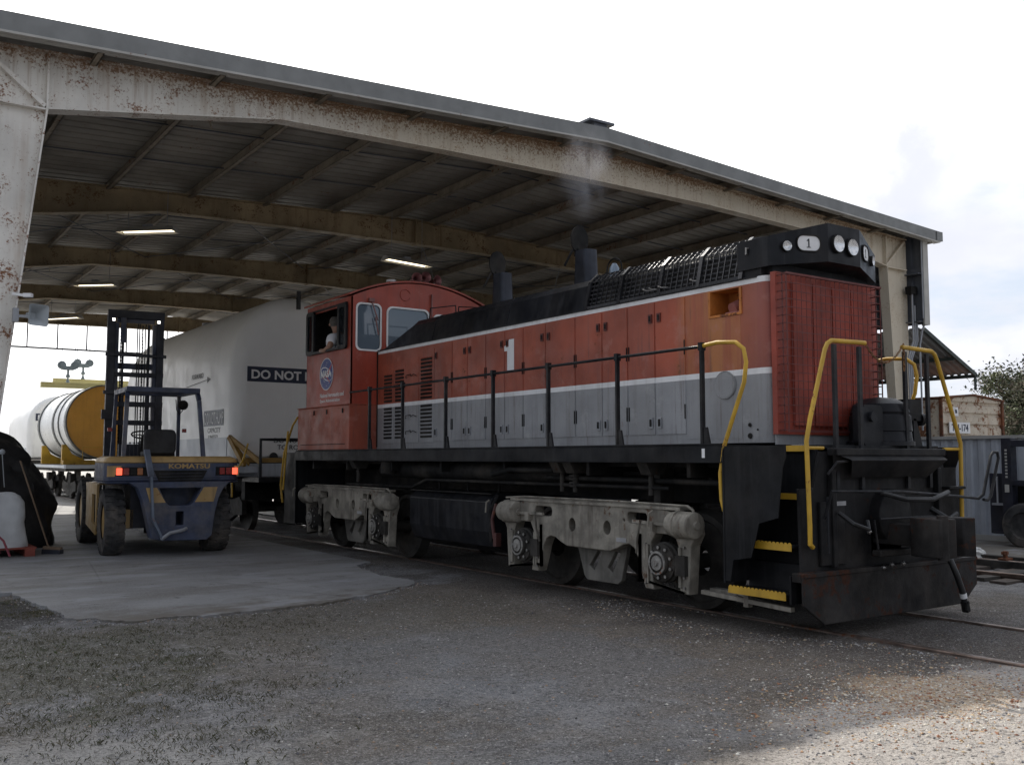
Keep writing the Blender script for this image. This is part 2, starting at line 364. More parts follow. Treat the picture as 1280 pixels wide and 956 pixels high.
c=mixc(nt,mth(nt,'MULTIPLY',blob(6.4,6.4,2.2,4.2),.8),c,(.135,.105,.075))          # brown dirt along the rail
c=mixc(nt,mth(nt,'MULTIPLY',blob(8.4,6.0,1.9,12.),.8),c,(.07,.055,.045))         # oily ballast in the track
c=mixc(nt,mth(nt,'MULTIPLY',blob(4.3,9.0,2.0,1.6),.75),c,(.11,.095,.07))
c=mixc(nt,mth(nt,'MULTIPLY',blob(.9,5.3,1.3,.9,.6,1.0),.75),c,(.33,.32,.30))        # sand
c=mixc(nt,mth(nt,'MULTIPLY',blob(1.6,4.2,1.0,.7,.8,1.0),.7),c,(.33,.32,.31))
c=mixc(nt,mth(nt,'MULTIPLY',blob(1.1,8.6,1.5,1.7,.6,.9),.8),c,(.09,.085,.06))     # grassy soil
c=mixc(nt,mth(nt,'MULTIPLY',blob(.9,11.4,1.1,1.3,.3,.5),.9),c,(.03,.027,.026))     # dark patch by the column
c=mixc(nt,mth(nt,'MULTIPLY',blob(6.3,2.9,2.6,1.3,.4,.4),.8),c,(.5,.46,.42))     # pale gravel, colour lifted further to brighten the sunlit patch
c=mixc(nt,mth(nt,'MULTIPLY',blob(6.3,4.0,.6,.5,.5,.7),.6),c,(.5,.36,.22))
c=mixc(nt,mth(nt,'MULTIPLY',blob(4.4,6.5,1.3,1.7,.6,1.0),.5),c,(.15,.16,.175))
far=ramp(nt,Y,32,42); c=mixc(nt,far,c,(.5,.48,.44))
f3=nz(nt,tc,7,8,.75,off=14); f4=nz(nt,tc,55,5,.75,off=19)
c=mixc(nt,ramp(nt,f3,.48,.34,0,.5),c,(.06,.055,.05)); c=mixc(nt,ramp(nt,f3,.54,.7,0,.35),c,(.3,.29,.28))
c=mixc(nt,ramp(nt,fine,.53,.66,0,.55),c,(.34,.33,.32)); c=mixc(nt,ramp(nt,fine,.48,.36,0,.7),c,(.035,.033,.032))
c=mixc(nt,ramp(nt,f4,.55,.66,0,.6),c,(.4,.38,.36)); c=mixc(nt,ramp(nt,f4,.47,.36,0,.7),c,(.03,.03,.03))
c=mixc(nt,ramp(nt,vf,.56,.68,0,.7),c,(.45,.43,.41)); c=mixc(nt,ramp(nt,vf,.46,.34,0,.6),c,(.04,.04,.04))
nt.links.new(c,p.inputs['Base Color']); p.inputs['Roughness'].default_value=.9; p.inputs['Specular IOR Level'].default_value=.25
bn=nt.nodes.new('ShaderNodeBump'); bn.inputs['Strength'].default_value=.7; bn.inputs['Distance'].default_value=.022
nt.links.new(mth(nt,'ADD',mth(nt,'MULTIPLY',vf,.5),mth(nt,'ADD',fine,mth(nt,'MULTIPLY',f3,1.6))),bn.inputs['Height']); nt.links.new(bn.outputs[0],p.inputs['Normal'])
MT['ground']=g
tag(b.build('ground','ground'),kind='structure')
# concrete apron, built as one thin slab with an uneven front edge
cm=bpy.data.materials.new('apron_mat'); cm.use_nodes=True; nt=cm.node_tree; p=nt.nodes['Principled BSDF']
tc=nt.nodes.new('ShaderNodeTexCoord').outputs['Object']
c=mixc(nt,ramp(nt,nz(nt,tc,.6,6,.6),.35,.65),(.16,.16,.163),(.25,.25,.25))
c=mixc(nt,ramp(nt,nz(nt,tc,1.1,8,.7,sc=(.5,1.6,1),off=3),.45,.66,0,.75),c,(.11,.1,.09))
c=mixc(nt,ramp(nt,nz(nt,tc,2.6,8,.7,off=13),.56,.66,0,.6),c,(.07,.065,.06))
c=mixc(nt,ramp(nt,nz(nt,tc,60,4,.7,off=6),.35,.65,.0,.35),c,(.36,.36,.35))
v=nt.nodes.new('ShaderNodeTexVoronoi'); v.feature='DISTANCE_TO_EDGE'; v.inputs['Scale'].default_value=.28; nt.links.new(tc,v.inputs['Vector'])
c=mixc(nt,ramp(nt,v.outputs['Distance'],.006,.0,0,.35),c,(.07,.07,.07))
spx=nt.nodes.new('ShaderNodeSeparateXYZ'); nt.links.new(tc,spx.inputs[0])
e=mth(nt,'ADD',spx.outputs[1],mth(nt,'MULTIPLY',nz(nt,tc,2.2,8,.7,off=33),2.4))
c=mixc(nt,mth(nt,'MULTIPLY',ramp(nt,e,12.1,11.3),.8),c,(.105,.09,.07))
c=mixc(nt,ramp(nt,nz(nt,tc,5,9,.75,off=35),.6,.67,0,.7),c,(.05,.047,.042)); c=mixc(nt,ramp(nt,nz(nt,tc,.9,7,.6,sc=(1,2.2,1),off=37),.52,.66,0,.5),c,(.34,.35,.37))
nt.links.new(c,p.inputs['Base Color']); p.inputs['Roughness'].default_value=.8
bn=nt.nodes.new('ShaderNodeBump'); bn.inputs['Strength'].default_value=.3; bn.inputs['Distance'].default_value=.01
nt.links.new(nz(nt,tc,30,6,.7),bn.inputs['Height']); nt.links.new(bn.outputs[0],p.inputs['Normal']); MT['apron']=cm
front=[(1.75,12.9),(1.8,12.0),(1.93,11.2),(1.95,10.55),(2.25,10.2),(2.6,10.05),(3.1,10.0),(3.6,9.95),(4.2,10.0),(4.7,10.12),(5.2,10.35),(5.75,10.7),(6.1,10.95),(6.2,11.15),(6.15,12.0),(6.35,13.2),(6.75,13.6)]
edge=[]
for i in range(len(front)-1):
    (x0,y0),(x1,y1)=front[i],front[i+1]
    for k in range(12):
        t=k/12; x=x0+(x1-x0)*t;y=y0+(y1-y0)*t; q=.09*noise.noise(V((x*3,y*3,1)))+.07*noise.noise(V((x*11,y*11,4))); edge.append((x+q*.6,y+q*1.2))
poly=edge+[(6.8,13.6),(6.8,40.),(-6,40.),(-6,12.9)]
b=B().plate(poly,[],(0,0,-.045),(1,0,0),(0,1,0),(0,0,1),.056)
tag(b.build('concrete_apron','apron'),kind='structure')
b=B().box(15.0,60,-3,60,-.03,.02); tag(b.build('concrete_yard','apron'),kind='structure')
b=B().plate([(15.0,20),(15,40),(9.95,40),(9.95,20)],[],(0,0,-.04),(1,0,0),(0,1,0),(0,0,1),.058); tag(b.build('shed_floor','apron'),kind='structure')
# tracks
def track(cx,y0,y1,zr=.035):
    b=B()
    for sx in (-.77,.77):
        b.prism([(cx+sx-.036,zr-.05),(cx+sx-.036,zr-.008),(cx+sx-.028,zr),(cx+sx+.028,zr),(cx+sx+.036,zr-.008),(cx+sx+.036,zr-.05)],'y',y0,y1)
        b.box(cx+sx-.01,cx+sx+.01,y0,y1,zr-.16,zr-.05)
    o=b.build('railway_track','rail'); tag(o,kind='structure'); return o
track(8.37,-20,160,.012); track(13.5,-20,60,.09)
b=B(); y=-6.
for k in range(60):
    b.box(12.3+random.uniform(-.05,.05),14.8,y,y+.22,-.12,.022); y+=.55
tag(b.build('railway_sleepers',M('sleeper',(.07,.055,.045),rough=.9,var=.5,bump=.5)),kind='structure')
# gravel stones
def stones(name,n,fn,smin,smax,cols,seed):
    rnd=random.Random(seed); b=B()
    oc=[(1,0,0),(-1,0,0),(0,1,0),(0,-1,0),(0,0,1),(0,0,-1)]; of=[(0,2,4),(2,1,4),(1,3,4),(3,0,4),(2,0,5),(1,2,5),(3,1,5),(0,3,5)]
    for k in range(n):
        r=fn(rnd)
        if r is None: continue
        x,y=r; s=smin+(smax-smin)*rnd.random()**3
        a=rnd.random()*6.28; ca,sa=math.cos(a),math.sin(a); e=(s*rnd.uniform(.7,1.3),s*rnd.uniform(.6,1.1),s*rnd.uniform(.35,.7))
        z=gh(x,y)+e[2]*.3
        vs=[]
        for o in oc:
            px,py,pz=[o[i]*e[i]*rnd.uniform(.75,1.2) for i in range(3)]
            px+=rnd.uniform(-.2,.2)*s; py+=rnd.uniform(-.2,.2)*s
            vs.append((x+px*ca-py*sa,y+px*sa+py*ca,z+pz))
        b.add(vs,of,rnd.randrange(len(cols)),False)
    tag(b.build(name,cols),'loose pale and dark gravel scattered over the yard','gravel',kind='stuff')
cs=[M('stone_%d'%i,c,rough=.85,var=.2,vs=30,bump=0) for i,c in enumerate([(.32,.31,.3),(.2,.19,.18),(.12,.11,.1),(.42,.4,.37),(.28,.2,.14),(.22,.22,.23),(.1,.1,.11)])]
def near(r):
    d=2.6+9*r.random()**1.7; a=R(r.uniform(-2,66)); x,y=d*math.sin(a),d*math.cos(a)
    if slab_in(x,y) or (1.9<x<6.2 and y>9.9+.35*abs(x-4)): return None
    if abs(x-8.37)<1.4 and y>5.5: return None
    return x,y
stones('gravel',26000,near,.004,.013,cs,1)
cs2=[M('ostone_%d'%i,c,rough=.85,var=.2,vs=30,bump=0) for i,c in enumerate([(.5,.38,.24),(.42,.27,.15),(.55,.5,.42),(.3,.14,.08),(.6,.58,.52)])]
def pale(r):
    x=r.gauss(6.0,.75); y=r.gauss(3.8,.45)
    return (x,y) if x>3 and y>2.2 else None
stones('gravel',5200,pale,.005,.015,cs2,2)
def ballast(r):
    x=7.5-abs(r.gauss(0,.55)); y=r.uniform(3.2,8.6)
    if noise.noise(V((x*2,y*1.3,4)))<-.05: return None
    return x,y
stones('gravel',2600,ballast,.006,.018,cs+[cs2[2],cs2[0]],3)
def crumbs(r):
    i=r.randrange(len(edge)); x,y=edge[i]
    return x+r.gauss(0,.08),y-abs(r.gauss(0,.1))+.05
stones('gravel',2600,crumbs,.004,.016,cs,4)
def fines(r):
    x,y=r.uniform(2.,6.2),r.uniform(10.1,12.6)
    return (x,y) if r.random()<.5 else None
stones('gravel',1400,fines,.003,.009,cs,5)
# dry grass tufts
def grass():
    r=random.Random(5); b=B()
    def tuft(x,y,h,n,m):
        for k in range(n):
            a=r.random()*6.28; l=h*r.uniform(.5,1.2); w=.0019
            bx=x+r.gauss(0,.02);by=y+r.gauss(0,.02); z=gh(bx,by)
            dx,dy=math.cos(a),math.sin(a); le=r.uniform(.3,1.1)*l
            b.add([(bx-dy*w,by+dx*w,z),(bx+dy*w,by-dx*w,z),(bx+dx*le*.4,by+dy*le*.4,z+l*.6),(bx+dx*le,by+dy*le,z+l*.75)],[(0,1,2),(0,2,3)],m)
    for k in range(9500):
        x=r.uniform(-.6,3.2); y=r.uniform(4.2,12.4)
        d=((x-1.0)/1.6)**2+((y-8.5)/2.1)**2
        dn=noise.noise(V((x*1.7,y*1.7,9)))
        if y>11.2 and x<1.9: d=.9
        if (x>1.8 and y>10.0) or d+dn*1.2>1.25: continue
        m=r.choice((0,1,1,2,2)) if dn<0 else r.choice((1,1,2))
        tuft(x,y,r.uniform(.01,.034),r.randint(3,6),m)
    for k in range(2400):
        cx,cy,s=r.choice([(1.3,5.1,.25),(.3,6.3,.4),(1.8,5.7,.3),(2.7,7.8,.45),(3.4,9.2,.4),(.55,5.3,.22),(2.3,6.6,.3),(1.85,11.2,.2)])
        x=r.gauss(cx,s*1.3); y=r.gauss(cy,s*.8); tuft(x,y,r.uniform(.012,.035),4,r.choice((1,2,2)))
    tag(b.build('grass',[M('grass_green',(.07,.09,.034),rough=.9,bump=0),M('grass_dry',(.14,.125,.085),rough=.9,bump=0),M('grass_olive',(.07,.068,.035),rough=.9,bump=0)]),'sparse trampled grass growing in the yard dirt','grass',kind='stuff')
grass()
# ============================================================ TRAIN SHED
RX=10.4
def roofz(x): return 7.085-.0464*abs(x-RX)
def topz(x): return 6.9-.0435*abs(x-RX)
shed=thing('train_shed',(RX,12.7,0),'open steel shed over the track with rust-streaked portal frames and low gable roof','shed')
YF=[12.7+6.1*k for k in range(5)]
for fi,yf in enumerate(YF):
    mat='beam' if fi==0 else 'beam_tan'
    low=[(1.9,5.82),(4.87,6.29),(7.6,6.35),(RX,6.37),(13.2,6.36),(15.9,6.28),(18.85,5.82)]
    up=[(x,topz(x)) for x in (19.6,18.85,15.9,RX,4.87,1.9,1.1)]
    b=B(); b.prism(low+[(18.85,topz(18.85)-.01),(RX,topz(RX)-.01),(1.9,topz(1.9)-.01)],'y',yf-.008,yf+.008)
    for i in range(len(low)-1): b.bar((low[i][0],yf,low[i][1]),(low[i+1][0],yf,low[i+1][1]),.22,.018,up=(0,0,1))
    ups=[(1.1,topz(1.1)),(RX,topz(RX)),(19.6,topz(19.6))]
    for i in range(2): b.bar((ups[i][0],yf,ups[i][1]),(ups[i+1][0],yf,ups[i+1][1]),.22,.018)
    ra=b.build('rafter',mat,shed)
    for x,zb in ((1.9,5.82),(RX,6.37),(18.85,5.82)):
        B().box(x-.012,x+.012,yf-.1,yf+.1,zb-.03,topz(x)+.02).build('splice_plate',mat,ra)
    for xo,xi,xb in ((1.1,1.9,1.3),(19.6,18.85,19.22)):
        b=B(); b.prism([(xo,0),(xo,topz(xo)-.01),(xi,topz(xi)-.01),(xi,5.82),(xb,0)],'y',yf-.008,yf+.008)
        b.bar((xo,yf,0),(xo,yf,topz(xo)),.22,.02,up=(0,1,0)); b.bar((xb,yf,0),(xi,yf,5.82),.02,.22,up=(0,1,0)) 
        b.box(min(xo,xi),max(xo,xi),yf-.1,yf+.1,5.80,5.82)
        b.bar((xo+(.05 if xo<5 else -.05),yf-.05,topz(xo)-.05),(xi+(-.02 if xo<5 else .02),yf-.05,5.85),.05,.08,up=(0,1,0))
        b.box(min(xo,xb)-.1,max(xo,xb)+.1,yf-.18,yf+.18,0,.03)
        b.build('column',mat,shed)
# purlins
px=[.75,2.45,3.95,5.45,6.95,8.45,9.85,10.95,12.35,13.85,15.35,16.85,18.35,20.05]
for x in px:
    z=roofz(x)-.012; b=B()
    b.box(x-.006,x+.006,12.25,38.2,z-.2,z); b.box(x-.006,x+.075,12.25,38.2,z-.008,z); b.box(x-.075,x+.006,12.25,38.2,z-.2,z-.192); b.box(x-.075,x-.069,12.25,38.2,z-.2,z-.17)
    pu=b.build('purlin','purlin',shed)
    for yf in YF:
        if 2<x<19: 
            s=.32; lowz=6.33 if 4<x<17 else 6.0
            B().bar((x,yf+.5,z-.19),(x,yf+.09,lowz+.03),.04,.008,up=(1,0,0)).build('flange_brace','purlin',pu)
# roof sheets with ribs running down the slope
for side in (0,1):
    b=B(); xa,xb=(RX,.45) if side==0 else (RX,20.15)
    prof=[]; y=12.22
    while y<38.3:
        prof+=[(y,0),(y+.22,0),(y+.235,.03),(y+.275,.03)]; y+=.29
    vs=[]
    nseg=14
    for i in range(nseg+1):
        x=xa+(xb-xa)*i/nseg
        for (yy,dz) in prof: vs.append((x,yy,roofz(x)+dz+.004*noise.noise(V((x*.8,yy*.5,0)))))
    n=len(prof)
    b.add(vs,[(i*n+k,i*n+k+1,(i+1)*n+k+1,(i+1)*n+k) for i in range(nseg) for k in range(n-1)])
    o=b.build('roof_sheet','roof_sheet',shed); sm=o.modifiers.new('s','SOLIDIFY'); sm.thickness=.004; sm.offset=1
# side laps / sag rods across purlins
b=B()
for yy in [y0+3.05+dy for y0 in YF[:4] for dy in (-.9,1.1)]:
    for s in (-1,1):
        b.bar((RX+s*.1,yy,roofz(RX)-.1),(RX+s*9.3,yy+random.uniform(-.1,.1),roofz(RX+9.3)-.1),.02,.02)
b.build('sag_rod','clad_dark',shed)
b=B()
for y0,y1 in ((YF[1],YF[2]),(YF[2],YF[3])):
    for x0,x1 in ((1.9,6.1),(6.1,10.3),(10.4,14.6),(14.6,18.8)):
        b.tube([(x0,y0,topz(x0)-.1),(x1,y1,topz(x1)-.1)],.011,seg=6); b.tube([(x1,y0,topz(x1)-.1),(x0,y1,topz(x0)-.1)],.011,seg=6)
b.build('cross_bracing','clad_dark',shed)
# fascia
for xa,xb in ((.4,RX),(RX,20.2)):
    b=B()
    def fz(x,d): return roofz(x)+d
    for (dy0,dy1,z0,z1,m) in ((12.17,12.2,-.17,.055,0),(12.17,12.34,.056,.064,0),(12.14,12.19,-.2,-.172,1),(12.2,12.3,-.2,-.19,1)):
        vs=[(x,y,fz(x,z)) for x in (xa,xb) for y in (dy0,dy1) for z in (z0,z1)]
        b.add(vs,[(0,1,3,2),(4,6,7,5),(0,4,5,1),(2,3,7,6),(0,2,6,4),(1,5,7,3)],m)
    b.build('fascia',['fascia','trim'],shed)
B().box(20.1,20.32,12.15,38.3,roofz(20.1)-.16,roofz(20.1)+.05).build('gutter','fascia',shed)
B().box(RX-.3,RX+.25,12.25,13.2,7.25,7.29).box(RX-.16,RX+.12,12.3,13.1,7.07,7.25).build('ridge_vent','clad_dark',shed)
# right side cladding hung from the eave
b=B(); prof=[]; y=12.36
vs=[]
while y<38.2: prof+=[(y,0),(y+.2,0),(y+.22,.03),(y+.28,.03)]; y+=.3
for z in (4.58,roofz(20)-.02): vs+=[(19.86+d,yy,z) for yy,d in prof]
n=len(prof); b.add(vs,[(k,k+1,n+k+1,n+k) for k in range(n-1)])
o=b.build('wall_cladding','clad_dark',shed); sm=o.modifiers.new('s','SOLIDIFY'); sm.thickness=.004
B().box(19.76,19.95,12.3,12.34,4.56,roofz(19.9)-.03).box(19.946,19.952,12.34,12.5,4.56,roofz(19.9)-.03).build('corner_trim','trim',shed)
b=B()
for z in (4.62,5.7): b.box(19.62,19.82,12.35,38.2,z,z+.02); b.box(19.8,19.83,12.35,38.2,z,z+.16)
b.build('girt','clad_dark',shed)
B().box(19.5,19.74,12.45,12.6,5.25,5.42).build('girt_clip','under_black',shed)
b=B()
for dx,top in ((0,5.3),(.07,5.0),(.13,4.6)): b.tube([(19.55+dx,12.52,0),(19.45+dx,12.52,2.5),(19.42+dx,12.52,3.8),(19.6+dx*1.2,12.5,4.2),(19.6+dx*1.2,12.5,top)],.022)
b.tube([(19.72,12.42,2.2),(19.72,12.42,4.1),(19.8,12.4,4.45),(19.84,12.38,4.55)],.02)
b.tube([(19.74,12.33,4.7),(19.74,12.33,6.5)],.018)
b.build('conduit','galv',shed)
B().box(19.87,19.9,24.9,38.2,0,4.6).build('wall_cladding','clad_dark',shed)
# left side girts and rear frame girt with hangers
b=B(); b.tube([(1.2,38.3,5.55),(19.6,38.3,5.6)],.035,seg=6)
for x in (2.2,3.9,5.4,6.4,7.4,8.8,10.3,12,14,16,18): b.tube([(x,38.3,5.57),(x,38.3,6.6)],.025,seg=6)
b.build('rear_girt','clad_dark',shed)
b=B(); b.box(.95,.99,12.5,38.2,4.9,roofz(1)-.05); b.build('wall_cladding','clad_dark',shed)
# awning off the right side
aw=thing('awning',(19.95,13,0),'grey corrugated lean-to awning sloping down outside the right wall of the shed','awning')
def awz(x): return 4.54-(x-19.9)*.45
x1=22.05
vs=[]
b=B()
prof=[]; y=12.5
while y<30: prof+=[(y,0),(y+.06,.0),(y+.09,.03),(y+.15,.03)]; y+=.18
for x in (19.97,x1): vs+=[(x,yy,awz(x)+d) for yy,d in prof]
n=len(prof); b.add(vs,[(k,k+1,n+k+1,n+k) for k in range(n-1)])
o=b.build('roof_sheet','awning_sheet',aw); sm=o.modifiers.new('s','SOLIDIFY'); sm.thickness=.004
b=B(); b.bar((19.97,12.48,awz(19.97)-.02),(x1,12.48,awz(x1)-.02),.06,.09); b.box(x1-.03,x1+.05,12.45,30,awz(x1)-.08,awz(x1)-.0)
b.bar((21.2,12.5,awz(21.2)-.06),(21.2,30,awz(21.2)-.06),.06,.08)
b.build('frame','awning_frame',aw)
B().box(x1-.05,x1+.0,12.46,12.5,awz(x1)-.38,awz(x1)-.05).build('post_stub','awning_frame',aw)  # stub standing in for the awning's front post, lower part left out
for y in (21.5,29.8):
    B().box(x1-.05,x1+.03,y-.04,y+.04,0,awz(x1)-.08).build('post','awning_frame',aw)
# hanging fluorescent fixtures
FL=[((4.17,18.92),(4.99,18.19),'bright twin-tube strip light hanging nearest the left column'),((4.62,25.46),(5.39,24.78),'strip light hanging second behind the left column, above the forklift mast'),((5.04,32.25),(5.82,31.2),'small strip light furthest back on the left of the shed'),((9.39,18.26),(10.58,18.49),'glowing strip light hanging above the red cab roof'),((10.2,31.5),(11.0,31.3),'small strip light far back above the big white railcar cover')]
for (a,c2,lab) in FL:
    cx,cy=(a[0]+c2[0])/2,(a[1]+c2[1])/2; L=math.hypot(c2[0]-a[0],c2[1]-a[1]); ang=math.atan2(c2[1]-a[1],c2[0]-a[0])
    t=thing('strip_light',(cx,cy,5.8),lab,'ceiling light','strip lights hanging from the shed roof',rz=ang,local=True)
    h=L/2
    b=B(); b.prism([(-.16,0),(-.06,.1),(.06,.1),(.16,0),(.15,0),(.055,.09),(-.055,.09),(-.15,0)],'x',-h,h); b.prism([(-.16,0),(-.06,.1),(.06,.1),(.16,0)],'x',-h-.006,-h); b.prism([(-.16,0),(-.06,.1),(.06,.1),(.16,0)],'x',h,h+.006)
    b.build('housing','trim',t)
    for s in (-.06,.06): B().cyl((-h+.05,s,.04),(h-.05,s,.04),.02,seg=10).build('fluorescent_tube','fluor',t)
    b=B()
    for s in (-.7,.7): b.tube([(s*h,0,.1),(s*h,0,roofz(cx)-5.8-.2)],.006,seg=5)
    b.box(-.09,.09,-.03,.03,.1,.16); b.build('hanger','galv',t)
# horn loudspeaker on the left column
t=thing('loudspeaker',(1.85,12.5,3.25),'grey square horn loudspeaker bracketed to the near left column','loudspeaker')
b=B(); R0=V((1.80,12.42,3.26)); d=V((.35,-.92,-.05)).normalized(); u=V((0,0,1)); a=d.cross(u).normalized(); u=a.cross(d)
def sq(c,r,rr): return [c+a*x+u*y for x,y in rrect(-r,r,-r*1.05,r*1.05,rr,3)]
b.loft([sq(R0-d*.1,.03,.01),sq(R0-d*.02,.04,.01),sq(R0+d*.05,.075,.02),sq(R0+d*.12,.11,.03),sq(R0+d*.13,.12,.03),sq(R0+d*.122,.105,.03),sq(R0+d*.06,.06,.02),sq(R0+d*.0,.03,.01)],0,True)
b.build('horn','speaker_grey',t)
B().bar((1.62,12.5,3.25),(1.78,12.46,3.25),.05,.03).box(1.6,1.66,12.46,12.56,3.18,3.34).build('bracket','galv',t)
t=thing('conduit_fitting',(1.7,12.55,3.5),'small white fitting clamped to the left column above the loudspeaker','fitting')
B().bar((1.6,12.58,3.52),(1.72,12.5,3.5),.03,.03).bar((1.71,12.5,3.5),(1.79,12.45,3.5),.06,.045).build('fitting','white_paint',t)
# ============================================================ LOCOMOTIVE
CX=8.37
lo=thing('locomotive',(CX,11.2,0),'red, grey and black switcher locomotive with number 1, standing at the shed mouth','locomotive')
# underframe
b=B(); b.box(7.9,8.84,6.6,16.9,1.1,1.5); b.box(7.3,9.45,6.55,16.95,1.5,1.56)
for y in (7.0,8.6,10.3,11.9,13.4,15.0,16.4): b.box(7.05,9.7,y,y+.05,1.4,1.56)
b.build('underframe','under_black',lo)
b=B()
for x0,x1 in ((6.97,6.99),(9.75,9.77)): b.box(x0,x1,6.5,17.05,1.56,1.715)
b.box(6.97,9.77,6.5,17.05,1.715,1.728); b.box(6.95,7.02,6.5,17.05,1.55,1.562); b.box(9.72,9.79,6.5,17.05,1.55,1.562)
b.box(6.965,7.0,6.5,17.05,1.725,1.74)
b.build('side_sill','frame_black',lo,bevel=.004)
B().box(6.968,6.9695,6.72,6.76,1.60,1.69).build('stencil','white_paint',lo)
b=B()   # piping and brackets under the sill
b.tube([(7.32,9.35,1.42),(7.32,14.1,1.42)],.13,seg=16); b.tube([(7.2,6.6,1.35),(7.2,9.6,1.36)],.03); b.tube([(7.25,6.6,1.2),(7.5,7.2,1.42),(7.6,9.,1.42)],.025)
b.tube([(7.15,7.4,1.28),(7.15,12.5,1.28),(7.3,13.2,1.15),(7.3,15.5,1.15)],.022); b.tube([(7.15,9.4,1.45),(7.05,10.2,1.45),(7.05,10.6,1.38)],.035)
b.build('piping','under_black',lo)
for y in (8.9,9.15,14.7,7.6): b=B().prism([(7.0,1.56),(7.35,1.56),(7.25,1.42),(7.08,1.42)],'y',y,y+.16); b.tube([(7.15,y+.08,1.45),(7.15,y+.08,1.2)],.03); b.build('bracket','truck_dark',lo)
B().box(7.3,7.5,7.7,7.8,1.05,1.56).build('bracket','truck_dark',lo); B().cyl((7.1,13.6,1.36),(7.1,13.6,1.54),.12).build('filter_bowl','truck_dark',lo)
b=B()
for k in range(4): b.cyl((7.15,9.0,1.26+.04*k),(7.15,9.0,1.28+.04*k),.06,seg=10)
b.build('bracket','truck_dark',lo)
# fuel tank and battery box
b=B(); prof=[(7.2,.42),(7.12,.62),(7.12,1.02),(7.22,1.12),(9.52,1.12),(9.62,1.02),(9.62,.62),(9.5,.42),(9.2,.3),(7.55,.3)]
b.prism(prof,'y',10.75,12.95); ft=b.build('fuel_tank','loco_black',lo,bevel=.015)
b=B(); b.box(7.13,7.19,10.75,12.95,1.115,1.13); b.tube([(7.1,10.68,.5),(7.08,10.68,.9),(7.2,10.68,1.1)],.03)
for y in (11.1,11.9,12.7): b.tube([(7.5,y,1.125),(7.5,y,1.5)],.02)
b.build('tank_trim','under_black',ft)
b=B(); b.tube([(7.1,10.62,.55),(7.09,10.66,.8),(7.12,10.6,1.0)],.025); b.box(7.08,7.16,10.55,10.62,.45,.62); b.build('filler_pipe',M('worn_red',(.1,.035,.03),rough=.6,rust=.3),ft)
# ---- hood body
def plan(x0,x1,y0,y1,r,extra):
    pts=[]
    for k in range(7): a=R(180+90*k/6); pts.append((x0+r+r*math.cos(a),y0+r+r*math.sin(a)))
    for k in range(7): a=R(270+90*k/6); pts.append((x1-r+r*math.cos(a),y0+r+r*math.sin(a)))
    pts+=[(x1,y1),(x0,y1)]+[(x0,y) for y in extra]
    return pts
pl=plan(7.52,9.22,6.34,14.85,.13,(7.13,6.73)); n=len(pl)
zs=[(1.76,0),(2.437,1),(2.5,2),(3.09,2),(3.355,3),(3.42,3)]
zs=[1.75,2.437,2.497,3.09,3.345,3.36,3.42]; ms=[0,1,2,2,2,1]
b=B(); b.loft([[(x,y,z) for x,y in pl] for z in zs],caps=False,ms=ms)
# open the niche (face between the two extra points at level 3)
k0=n-2; 
fi=3*n+k0; del b.f[fi],b.m[fi],b.sm[fi]
for i in range(len(b.sm)): b.sm[i]=True
b.build('hood',['loco_grey','white_stripe','red'],lo)
b=B(); y0,y1,z0,z1=6.73,7.13,3.09,3.345
b.add([(7.52,y0,z0),(7.52,y1,z0),(7.52,y1,z1),(7.52,y0,z1),(7.8,y0,z0),(7.8,y1,z0),(7.8,y1,z1),(7.8,y0,z1)],[(0,1,5,4),(3,7,6,2),(0,4,7,3),(1,2,6,5),(4,5,6,7)])
b.box(7.508,7.52,y0-.03,y1+.03,z0-.025,z0); b.box(7.508,7.52,y0-.03,y0,z0,z1); b.box(7.508,7.52,y1,y1+.03,z0,z1)
ni=b.build('light_niche',M('niche_orange',(.5,.17,.03),rough=.6,rust=.25,var=.3),lo)
B().cyl((7.6,6.9,3.14),(7.72,6.87,3.2),.07,seg=14).box(7.6,7.75,6.8,7.0,3.09,3.12).build('niche_lamp',M('niche_pink',(.35,.13,.11),rough=.6),ni)
# orange stained zone: panel beside the niche
def bandpanel(name,y0,y1,z0,z1,x=7.52,t=.01,red='red',grey='loco_grey',parent=lo):
    """door panel standing proud of the hood, painted in the hood's bands"""
    lv=[z for z in (z0,2.437,2.497,3.36,z1) if z0<=z<=z1]; lv=sorted(set([z0]+[z for z in (2.437,2.497,3.36) if z0<z<z1]+[z1]))
    b=B(); P=[(x,y1),(x,y0),(x-t,y0+.003),(x-t,y1-.003)]
    mm_=[0 if z<2.43 else 1 if z<2.49 else 2 if z<3.35 else 1 for z in lv[:-1]]
    b.loft([[(px_,py_,z) for px_,py_ in P] for z in lv],ms=mm_)
    return b.build(name,[grey,'white_stripe',red],parent)
seams=[7.5,7.98,8.44,8.90,9.42,10.04,10.54,10.98,11.46,11.95,12.38,12.92]
for i in range(len(seams)-1):
    y0,y1=seams[i],seams[i+1]
    d=bandpanel('hood_door',y0+.012,y1-.012,1.86,3.345)
    yy=(y0+.07) if i%2 else (y1-.07)
    # latches high and low, hinges on the other side
    b=B()
    if i%2==0 or i in (3,): 
        pass
    b.box(7.495,7.512,yy-.028,yy+.028,3.12,3.22,1); b.box(7.488,7.5,yy-.012,yy+.012,3.14,3.2,0)
    LM=['under_black',M('latch_red%d'%i,(.1,.02,.016),rough=.5),'galv']; b.build('latch',LM,d); b=B()
    b.box(7.495,7.512,yy-.03,yy+.03,1.93,2.05,2); b.box(7.488,7.5,yy-.014,yy+.014,1.95,2.03,0)
    b.build('latch',LM,d)
    yh=(y1-.02) if i%2 else (y0+.02)
    for z in (2.1,2.8): B().tube([(7.508,yh,z-.08),(7.508,yh,z+.08)],.008,seg=6).build('hinge','under_black',d)
bandpanel('hood_panel',6.72,7.49,1.8,3.06,t=.004)
for y in (6.62,): pass
